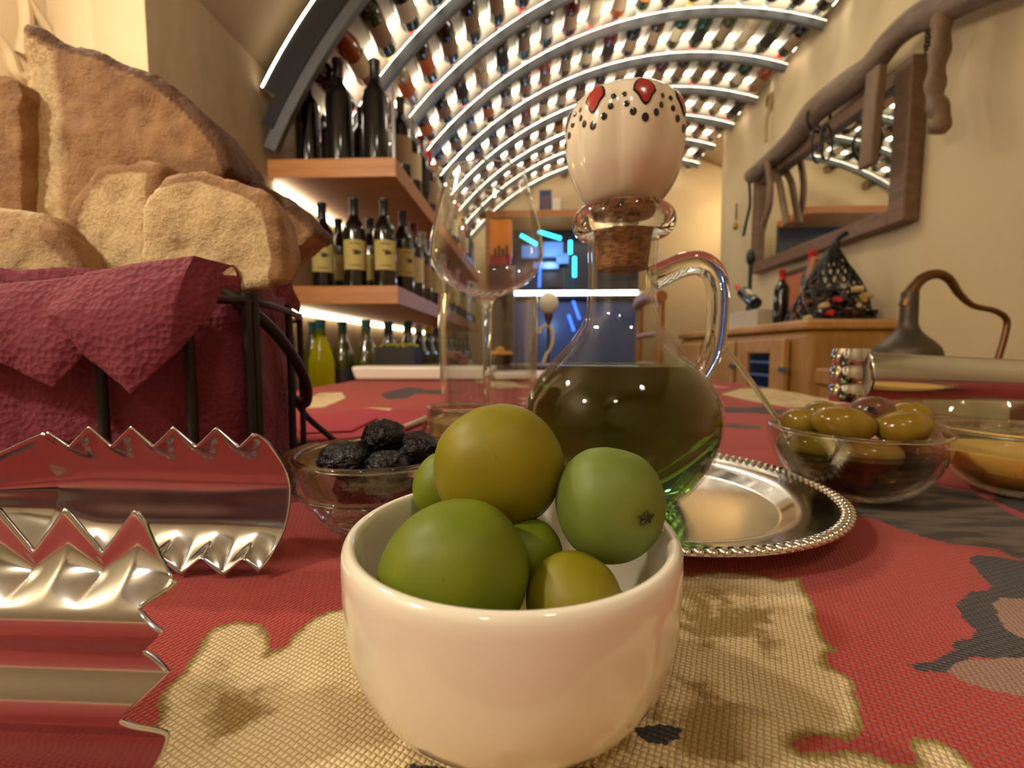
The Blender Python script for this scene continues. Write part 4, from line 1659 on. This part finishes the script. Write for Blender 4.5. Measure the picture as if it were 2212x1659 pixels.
MB().box(((bl + br + .5) / 2 - .02, BY_ - .17, zcnt + .003), (br - bl + .28, .02, .032)).build('counter_light', 'white_led', bar)
MB().box(((bl + br + .5) / 2, BY_ + .05, zcnt / 2 - .03), (br - bl + .36, .28, zcnt - .06)).build('counter_body', plain('blue_grey_panel', '3a5482', .3, 0, .2, 5), bar)
for (xa, ya, xb, yb, nm) in ((1125, 508, 1160, 528, 'cyan'), (1162, 500, 1212, 515, 'cyan'), (1232, 520, 1232, 548, 'cyan'), (1241, 555, 1241, 598, 'cyan')):
    a, b_ = W(xa, ya, BY_ + .02), W(xb, yb, BY_ + .02)
    MB().tube([a, b_], .014, 8).build('led_tube', nm, bar, 60)
for (xa, ya, xb, yb) in ((1238, 650, 1252, 690), (1228, 680, 1240, 715), (1165, 620, 1167, 575)):
    a, b_ = W(xa, ya, BY_ - .2), W(xb, yb, BY_ - .2)
    MB().tube([a, b_], .010, 8).build('led_tube', 'blue_led', bar, 60)
for k, (px, py, w_, h_) in enumerate(((1145, 545, .14, .10), (1195, 540, .16, .12), (1180, 575, .2, .05), (1215, 560, .1, .08))):
    c = W(px, py, BY_ + .3)
    MB().box(c, (w_, .06, h_)).build('blue_panel', plain('blue_lit_panel', '6f96d8', .3, 0, .2, 10), bar)
c = W(1195, 600, BY_ + .33)
for k in range(7):
    MB().box((c.x - .08 + .027 * k, c.y, c.z), (.016, .02, .16)).build('grille_slat', 'dark_wood', bar)
c = W(1190, 575, BY_ + .15)
lamp('bar_light', 'POINT', (c.x, BY_ + .12, c.z + .05), 2.5, (.35, .6, 1), .04)
lamp('bar_light_low', 'POINT', (c.x, BY_ - .45, zcnt - .22), 2.0, (.35, .55, 1), .04)
# white globe on a stem and curved tap on the bar
gp = W(1185, 655, 2.6)
zc = gp.z
gt = thing('globe_lamp', 'cream globe ornament on a dark stem before the blue bar', 'ornament', (gp.x, 2.6, 0))
MB().ball((gp.x, 2.6, zc), (.055, .055, .062), 24, 16).build('globe', plain('cream_globe', 'e9e2cc', .4, 0, .05, 20), gt, 70)
MB().lathe([(.006, zc - .4 - zc), (.010, -.12), (.026, -.07), (.022, -.055), (0, -.05)], 16, (gp.x, 2.6, zc)).build('neck', 'dark_wood', gt, 60)
tapp = catmull([W(1166, 720, 2.6), W(1172, 706, 2.6), W(1186, 706, 2.6), W(1194, 722, 2.6), W(1192, 745, 2.6), W(1180, 768, 2.6), W(1172, 790, 2.6)], 5)
MB().tube(tapp, .010, 10).build('curved_bracket', plain('cream_bracket', 'd8cb98', .4, 0, .05, 20), gt, 60)
bt = W(1180, 800, 2.6)
MB().lathe([(0, 0), (.10, 0), (.10, .02), (.02, .03), (.014, bt.z - .01), (0, bt.z)], 20, (gp.x, 2.6, 0)).build('floor_stand', 'dark_wood', gt, 60)
# orange box and tins
op = W(1082, 520, 2.9)
ob_ = thing('orange_box', 'bright orange gift box with a red lower band seen through the wine glass', 'box', (op.x, 2.9, 0))
zo0, zo1 = W(1082, 572, 2.9).z, W(1082, 474, 2.9).z
MB().box((op.x, 2.95, (zo0 + zo1) / 2 + .03), (.135, .1, zo1 - zo0 - .06)).build('box_body', plain('orange_card', 'f08a08', .5, 0, .05, 10), ob_)
MB().box((op.x - .005, 2.945, zo0 + .03), (.13, .1, .06)).build('red_band', plain('red_card', 'b02028', .5, 0, .05, 10), ob_)
for k in range(4):
    MB().box((op.x - .035 + .024 * k, 2.896, zo0 + .075 + .01 * (k % 2)), (.014, .004, .05 + .02 * (k % 2))).build('printed_bottle', 'black', ob_)
MB().box((op.x, 2.96, zo0 / 2), (.16, .14, zo0)).build('pedestal', 'dark_wood', ob_)
tn = W(1178, 445, BY_ + .12)
tin = thing('blue_tin', 'dark blue tin with faint lettering standing on the bar top', 'tin', (tn.x, BY_ + .12, ztop + .025))
MB().box((tn.x, BY_ + .12, ztop + .025 + .09), (.095, .07, .18)).build('tin_body', plain('blue_tin', '3c4a6c', .4, .2, .1, 10), tin)
for k in range(5):
    MB().box((tn.x, BY_ + .084, ztop + .06 + .022 * k), (.06 - .006 * (k % 2), .003, .008)).build('print_line', plain('brown_print', '8a6258', .5), tin)
wb = MB().box((tn.x + .085, BY_ + .12, ztop + .025 + .06), (.06, .06, .12)).build('white_carton', 'white_plastic', None, 40, loc=(tn.x + .085, BY_ + .12, ztop + .025))
tag(wb, 'small white carton beside the blue tin on the bar top', 'carton')

# ------------------------------------------------------------------ chair beyond the table
ch = thing('dining_chair', 'brown wooden chair behind the oil cruet with a red seat cushion', 'chair', (.62, 2.1, 0))
kx = W(1425, 640, 2.0)
kz = kx.z
for yy in (2.0, 2.38):
    MB().tube([(kx.x - .03, yy, 0), (kx.x, yy, .45), (kx.x + .005, yy, kz - .02)], [.018, .02, .018], 10).build('back_post', 'chair_wood', ch, 60)
MB().tube([(kx.x, 1.97, kz - .004), (kx.x - .012, 2.1, kz + .012), (kx.x - .012, 2.28, kz + .012), (kx.x, 2.41, kz - .004)], [.026, .032, .032, .026], 12).build('top_rail', 'chair_wood', ch, 60)
for dz in (.16, .30):
    MB().tube([(kx.x, 2.0, kz - dz), (kx.x, 2.38, kz - dz)], .014, 8).build('back_rung', 'chair_wood', ch, 60)
bevel(MB().box((kx.x + .22, 2.19, .46), (.42, .42, .03)).build('seat', 'chair_wood', ch), .006)
bevel(MB().box((kx.x + .22, 2.19, .495), (.38, .38, .04)).build('cushion', plain('red_cushion', '8a2028', .8), ch), .012, 3)
for yy in (2.02, 2.36):
    MB().tube([(kx.x + .40, yy, 0), (kx.x + .40, yy, .45)], .018, 10).build('leg', 'chair_wood', ch, 60)

# ------------------------------------------------------------------ cabinet at the right wall
KX, KY0, KY1 = 1.085, 1.87, 3.45
KZ = CZ + .126
cab = thing('wooden_cabinet', 'long pale wooden cabinet with rounded corner along the right wall', 'cabinet', (1.3, 2.6, 0))
bevel(MB().box(((KX + WR) / 2 + .005, (KY0 + KY1) / 2, (KZ - .04) / 2), (WR - KX - .012, KY1 - KY0, KZ - .04)).build('carcass', 'cab_side', cab), .035, 4)
bevel(MB().box(((KX + WR) / 2, (KY0 + KY1) / 2, KZ - .02), (WR - KX - .002, KY1 - KY0 + .01, .04)).build('top', 'cab_wood', cab), .012, 3)
for (ya, yb, win) in ((1.98, 2.42, True), (2.47, 2.91, False), (2.96, 3.40, False)):
    za, zb = .12, KZ - .075
    if not win:
        d = bevel(MB().box((KX - .008, (ya + yb) / 2, (za + zb) / 2), (.03, yb - ya, zb - za)).build('door', 'cab_wood', cab), .012, 3)
    else:
        m_ = MB()
        wy0, wy1, wz0, wz1 = ya + .11, yb - .11, CZ - .27, CZ - .012
        m_.box((KX - .008, (ya + wy0) / 2, (za + zb) / 2), (.03, wy0 - ya, zb - za))
        m_.box((KX - .008, (yb + wy1) / 2, (za + zb) / 2), (.03, yb - wy1, zb - za))
        m_.box((KX - .008, (wy0 + wy1) / 2, (wz1 + zb) / 2), (.03, wy1 - wy0, zb - wz1))
        m_.box((KX - .008, (wy0 + wy1) / 2, (za + wz0) / 2), (.03, wy1 - wy0, wz0 - za))
        d = bevel(m_.build('door', 'cab_wood', cab), .006, 2)
        MB().box((KX - .004, (wy0 + wy1) / 2, (wz0 + wz1) / 2), (.006, wy1 - wy0, wz1 - wz0)).build('window_pane', plain('dark_fridge_glass', '141c2c', .08), d)
        for k in range(3):
            MB().box((KX - .010, (wy0 + wy1) / 2, wz1 - .04 - .06 * k), (.006, wy1 - wy0 - .02, .010)).build('inner_shelf', plain('blue_shelf_light', '5a78a8', .3), d)
    MB().box((KX - .026, ya - .012, zb - .13), (.012, .06, .02)).build('hinge', 'grey_steel', d)
    MB().box((KX - .026, ya - .012, za + .1), (.012, .06, .02)).build('hinge', 'grey_steel', d)

# things on the cabinet
def on_cab(px, y):
    p = W(px, 690, y)
    return p.x, y


cr = thing('stone_trough', 'pale grey rectangular trough on the cabinet', 'trough', (1.25, 2.75, KZ))
x0 = 1.155
m_ = MB()
m_.box((x0 + .008, 2.72, KZ + .045), (.016, .62, .09)); m_.box((x0 + .172, 2.72, KZ + .045), (.016, .62, .09))
m_.box((x0 + .09, 2.418, KZ + .045), (.148, .016, .09)); m_.box((x0 + .09, 3.022, KZ + .045), (.148, .016, .09)); m_.box((x0 + .09, 2.72, KZ + .01), (.148, .588, .02))
bevel(m_.build('trough_body', plain('pale_grey_stone', 'c0b49c', .7, 0, .15, 20, .2), cr), .004)
# black candle ornament
orn = thing('iron_ornament', 'black iron candle ornament with a spiked top on the pale trough', 'ornament', (1.25, 2.9, KZ + .09))
oc = W(1603, 640, 2.9)
mb = MB()
bz = KZ + .02
ox, oy = 1.27, 2.75
mb.tube([(ox, oy, bz), (ox, oy, bz + .40)], .012, 8)
mb.ball((ox, oy, bz + .40), (.026, .03, .05), 10, 8)
for s_ in (-1, 1):
    mb.tube(catmull([(ox, oy, bz + .22), (ox + .02 * s_, oy + .05 * s_, bz + .18), (ox + .03 * s_, oy + .09 * s_, bz + .10), (ox + .03 * s_, oy + .10 * s_, bz)], 5), .008, 8)
mb.build('iron_frame', 'black', orn, 60)
lb = wine_bottle('bordeaux', 'black', 'red', 'cream', 'dark bottle with red cap lying in the pale trough', 'bottles on the cabinet',
                 Matrix.Translation((1.20, 2.52, KZ + .125)) @ Matrix.Rotation(R(-62), 4, 'X') @ Matrix.Rotation(R(40), 4, 'Z'), .9)
# framed picture leaning
pf = thing('picture_frame', 'small framed reddish print leaning on the wall behind the net of bottles', 'picture', (1.46, 2.55, KZ + .012))
KZP = KZ + .012
mt = Matrix.Rotation(R(8), 3, 'Y')
MB().box((1.44, 2.62, KZP + .15), (.014, .26, .30), mt).build('print', plain('reddish_print', 'b0623c', .6, 0, .3, 14), pf)
for (dy, dz, sy_, sz_) in ((-.13, 0, .02, .32), (.13, 0, .02, .32), (0, .15, .26, .02), (0, -.15, .26, .02)):
    MB().box(Vector((1.436, 2.62 + dy, KZP + .15 + dz)) + Vector((math.sin(R(8)) * dz, 0, 0)), (.022, sy_, sz_), mt).build('frame_bar', 'dark_wood', pf)
lt_ = MB().box((1.33, 2.30, KZ + .155), (.02, .035, .34), Matrix.Rotation(R(22), 3, 'X')).build('wooden_lath', 'shelf_wood', None, 40, loc=(1.33, 2.3, KZ))
tag(lt_, 'thin pale wooden lath leaning beside the net of bottles', 'lath')
wine_bottle('bordeaux', 'black', 'red', 'tan', 'dark upright bottle with red cap left of the net of bottles', 'bottles on the cabinet',
            Matrix.Translation((1.39, 2.36, KZ)) @ Matrix.Rotation(R(-60), 4, 'Z'), 1.25)
wine_bottle('bordeaux', 'black', 'red', None, 'small black bottle with red stopper in front of the framed print', 'bottles on the cabinet',
            Matrix.Translation((1.215, 2.30, KZ)), .9)
# net bag with bottles
NBX, NBY = 1.30, 2.06
net = thing('bottle_net', 'mound of dark bottles tied in a black rope net on the cabinet', 'net', (NBX, NBY, KZ))
mb = MB()
NH, NRX, NRY = .31, .165, .14


def netp(a, z):
    k = 1 - (z / NH) ** 1.25
    k = .10 + .90 * k
    ex = 1 + .06 * math.sin(a * 5 + z * 30)
    return Vector((NBX + NRX * k * ex * math.cos(a), NBY + NRY * k * ex * math.sin(a), KZ + .0075 + z))


for s_ in (-1, 1):
    for k in range(16):
        a0 = 2 * math.pi * k / 16
        mb.tube([netp(a0 + s_ * 1.9 * i / 14, NH * i / 14) for i in range(15)], .0045, 5)
for z in (.0, .12):
    mb.tube([netp(2 * math.pi * i / 32, z) for i in range(32)], .0055, 5, True)
mb.tube(catmull([netp(0, NH), Vector((NBX + .01, NBY, KZ + NH + .04)), Vector((NBX + .05, NBY, KZ + NH + .07))], 5), .014, 8)
o = mb.build('rope_mesh', 'black', net, 60)
o['kind'] = 'stuff'
for k, (dx, dy, dz, rx_, rz_, s_) in enumerate(((-.076, -.01, .031, 90, -4, .74), (.0, -.01, .031, 90, 3, .74), (.076, -.01, .031, 90, 6, .74), (-.038, -.01, .084, 90, -6, .70), (.038, -.01, .084, 90, 5, .70), (0, 0, .136, 88, -10, .62))):
    g = ['black', 'brown', 'olive', 'red', 'black', 'green'][k]
    m = Matrix.Translation((NBX + dx, NBY + dy, KZ + dz)) @ Matrix.Rotation(R(rz_), 4, 'Z') @ Matrix.Rotation(R(rx_), 4, 'X') @ Matrix.Translation((0, 0, -.12 * s_))
    wine_bottle('bordeaux', g, ['red', 'burgundy', 'black', 'red', 'gold', 'silver'][k], ['tan', 'cream', 'tan'][k % 3],
                f'{g} bottle bundled inside the black rope net, {["lowest at its left", "lowest in its middle", "lowest at its right", "middle row left", "middle row right", "topmost"][k]}', 'bottles in the rope net', m, s_)
for k, (dx, dy, dz) in enumerate(((-.10, -.115, .06), (-.13, -.07, .015), (.02, -.13, .125), (.06, -.13, .10))):
    o = MB().lathe([(0, -.02), (.011, -.02), (.013, .0), (.011, .02), (0, .02)], 12).build('loose_cork', plain('pale_cork', 'c2a878', .8, 0, .2, 120), None, 60) if k == 0 else bpy.data.objects['loose_cork'].copy()
    if k:
        COL.objects.link(o)
    o.location = (NBX + dx, NBY + dy, KZ + dz)
    o.rotation_euler = (R(80), R(40 * k), R(30 * k))
    tag(o, ['pale cork at the left side of the rope net', 'pale cork on the cabinet top by the rope net', 'pale cork caught high in the front of the net', 'round cork facing forward in the front of the net'][k], 'cork', 'corks in the rope net')

# ------------------------------------------------------------------ mirror on the right wall
mx_ = WR - .03
mi = thing('wall_mirror', 'rectangular wall mirror in a brown wood frame above the cabinet', 'mirror', (WR - .02, 2.49, CZ + .81))
y0, y1, z0, z1 = 1.87, 3.12, CZ + .505, CZ + 1.125
MB().box((WR - .030, (y0 + y1) / 2, (z0 + z1) / 2), (.012, y1 - y0 - .1, z1 - z0 - .1)).build('mirror_glass', 'mirror', mi)
fw = .085
for (ya, yb, za, zb) in ((y0, y0 + fw, z0, z1), (y1 - fw * .9, y1, z0, z1), (y0 + fw, y1 - fw * .9, z0, z0 + fw * .8), (y0 + fw, y1 - fw * .9, z1 - fw * .8, z1)):
    bevel(MB().box((WR - .0325, (ya + yb) / 2, (za + zb) / 2), (.062, yb - ya, zb - za)).build('frame_rail', 'frame_wood', mi), .006)
# ------------------------------------------------------------------ yoke
yk = thing('ox_yoke', 'old carved wooden ox yoke hung on the right wall over the mirror', 'yoke', (1.40, 2.3, CZ + 1.15))
yp = [X(1618, 385, 1.40), X(1655, 352, 1.40), X(1712, 300, 1.40), X(1762, 238, 1.40), X(1830, 185, 1.40), X(1880, 145, 1.40), X(1925, 88, 1.40), X(1975, 45, 1.40), X(2040, 15, 1.40), X(2140, -30, 1.40), X(2260, -60, 1.40), X(2420, -60, 1.40)]
ypc = catmull(yp, 5)
rr = []
for i in range(len(ypc)):
    u = i / (len(ypc) - 1)
    rr.append(.045 + .018 * math.exp(-((u - .32) / .12) ** 2) + .010 * math.exp(-((u - .72) / .1) ** 2) + .003 * noise.noise(Vector((u * 14, 0, 0))))
rr[0] = .024
MB().tube(ypc, rr, 14).build('yoke_beam', 'yoke_wood', yk, 60)


def stave(pl, x, r, nm='stave', mat='stave_wood', flat=.45):
    pts = catmull([X(a, b_, x) for a, b_ in pl], 6)
    b_ = MB().tube(pts, r, 10)
    return b_.build(nm, mat, yk, 60)


pl = [X(1891, 150, 1.36), X(1888, 260, 1.36), X(1878, 360, 1.36)]
bevel(MB().box((pl[0] + pl[2]) / 2, (.035, .075, (pl[0] - pl[2]).length), Matrix.Rotation(R(3), 3, 'X')).build('flat_stave', 'stave_wood', yk), .008)
stave([(2035, 30), (2033, 90), (2022, 160), (2020, 215), (2034, 255), (2022, 290)], 1.38, [.028 + .004 * math.sin(i) for i in range(31)])
stave([(1658, 350), (1664, 400), (1660, 450), (1648, 488)], 1.37, .018)
stave([(1655, 352), (1680, 385), (1690, 430), (1700, 485)], 1.43, .018)
stave([(1618, 390), (1620, 440), (1612, 480), (1606, 510)], 1.40, .009, 'thin_stave', 'black')
for (cx_, cy_, r_, x_) in ((1766, 312, .062, 1.35), (1785, 308, .058, 1.37)):
    c = X(cx_, cy_, x_)
    MB().tube([c + Vector((.045 * math.cos(a), r_ * .5 * math.cos(a), r_ * 1.35 * math.sin(a))) for a in [2 * math.pi * k / 24 for k in range(24)]], .006, 7, True).build('iron_ring', 'iron', yk, 60)
c = X(1768, 255, 1.40)
MB().tube([c + Vector((.062 * math.cos(a), .01 * math.cos(a), .066 * math.sin(a))) for a in [2 * math.pi * k / 24 for k in range(24)]], .007, 7, True).build('iron_band', 'iron', yk, 60)
chain = MB()
for k in range(7):
    p = X(2004, 55 + 9 * k, 1.40)
    mt = Matrix.Rotation(R(90 * (k % 2)), 3, 'Z')
    chain.tube([p + mt @ Vector((0, .008 * math.cos(a), .013 * math.sin(a))) for a in [2 * math.pi * q / 10 for q in range(10)]], .0025, 5, True)
o = chain.build('hanging_chain', 'iron', yk, 60)
MB().tube(catmull([X(2003, 85, 1.40), X(1996, 100, 1.40), X(2000, 118, 1.41), X(2012, 122, 1.43)], 5), .002, 6).build('hook_wire', 'iron', yk, 60)
rope = MB()
rope.tube(catmull([X(1665, 205, 1.47), X(1662, 235, 1.45), X(1656, 262, 1.44), X(1655, 305, 1.42)], 6), .010, 8)
for k in range(3):
    c = X(1660, 218, 1.46)
    rope.tube([c + Vector((0.01 * k, (.03 + .006 * k) * math.cos(a), (.035 + .006 * k) * math.sin(a))) for a in [2 * math.pi * q / 20 for q in range(20)]], .006, 6, True)
rope.build('hanging_rope', plain('straw_rope', 'a88e5c', .9, 0, .3, 160, .4), yk, 60)
hk = thing('wall_hook', 'little red and brass wall hook left of the mirror', 'hook', X(1590, 475, WR - .01))
MB().tube([X(1591, 440, WR - .01), X(1590, 475, WR - .012)], .006, 7).build('hook_stem', plain('red_hook', '7a2a22', .5), hk, 60)
MB().ball(X(1588, 488, WR - .025), (.02, .02, .03), 12, 8).build('hook_knob', plain('brass', 'b08a4c', .3, .8), hk, 60)

# ------------------------------------------------------------------ alembic on a side stand
AX = W(1958, 760, 1.0)
ay = 1.0
az = W(1958, 800, ay).z
st = thing('side_stand', 'low wooden side stand at the right beyond the table under the copper alembic', 'stand', (AX.x + .12, ay, 0))
bevel(MB().box((AX.x + .14, ay, az - .02), (.50, .26, .04)).build('stand_top', 'cab_side', st), .006)
for sx_ in (-.08, .36):
    for sy_ in (-.1, .1):
        MB().box((AX.x + sx_, ay + sy_, (az - .04) / 2), (.04, .04, az - .04)).build('leg', 'cab_side', st)
al = thing('copper_alembic', 'old alembic with dark bulbous head and bent copper pipe by the right wall', 'alembic', (AX.x, ay, az))
hd = [(0, 0), (.050, 0), (.058, .012), (.060, .03), (.055, .048), (.043, .062), (.030, .074), (.021, .086), (.0165, .10), (.0160, .12), (.0155, .14), (.015, .165), (0, .165)]
hd = [(p.x, p.y) for p in catmull([Vector((r, z, 0)) for r, z in hd[1:-1]], 4)]
MB().lathe([(0, 0)] + hd + [(0, .165)], 40, (AX.x, ay, az)).build('bulb_head', 'pewter', al, 60)
pp = catmull([Vector((AX.x, ay, az + .150)), W(1958, 660, ay), W(1968, 630, ay), W(1990, 603, ay), W(2022, 592, ay), W(2050, 603, ay), W(2072, 635, ay), W(2102, 660, ay), W(2150, 672, ay), W(2174, 690, ay), W(2172, 720, ay), W(2158, 770, ay), W(2148, 800, ay)], 6)
MB().tube(pp, [max(.0058, .0150 - .00022 * i) for i in range(len(pp))], 12).build('swan_neck_pipe', 'copper', al, 60)
e = W(2148, 800, ay)
MB().lathe([(0, 0), (.034, 0), (.036, .004), (.03, .012), (0, .014)], 24, (e.x, ay, az)).build('pipe_foot', 'copper', al, 60)
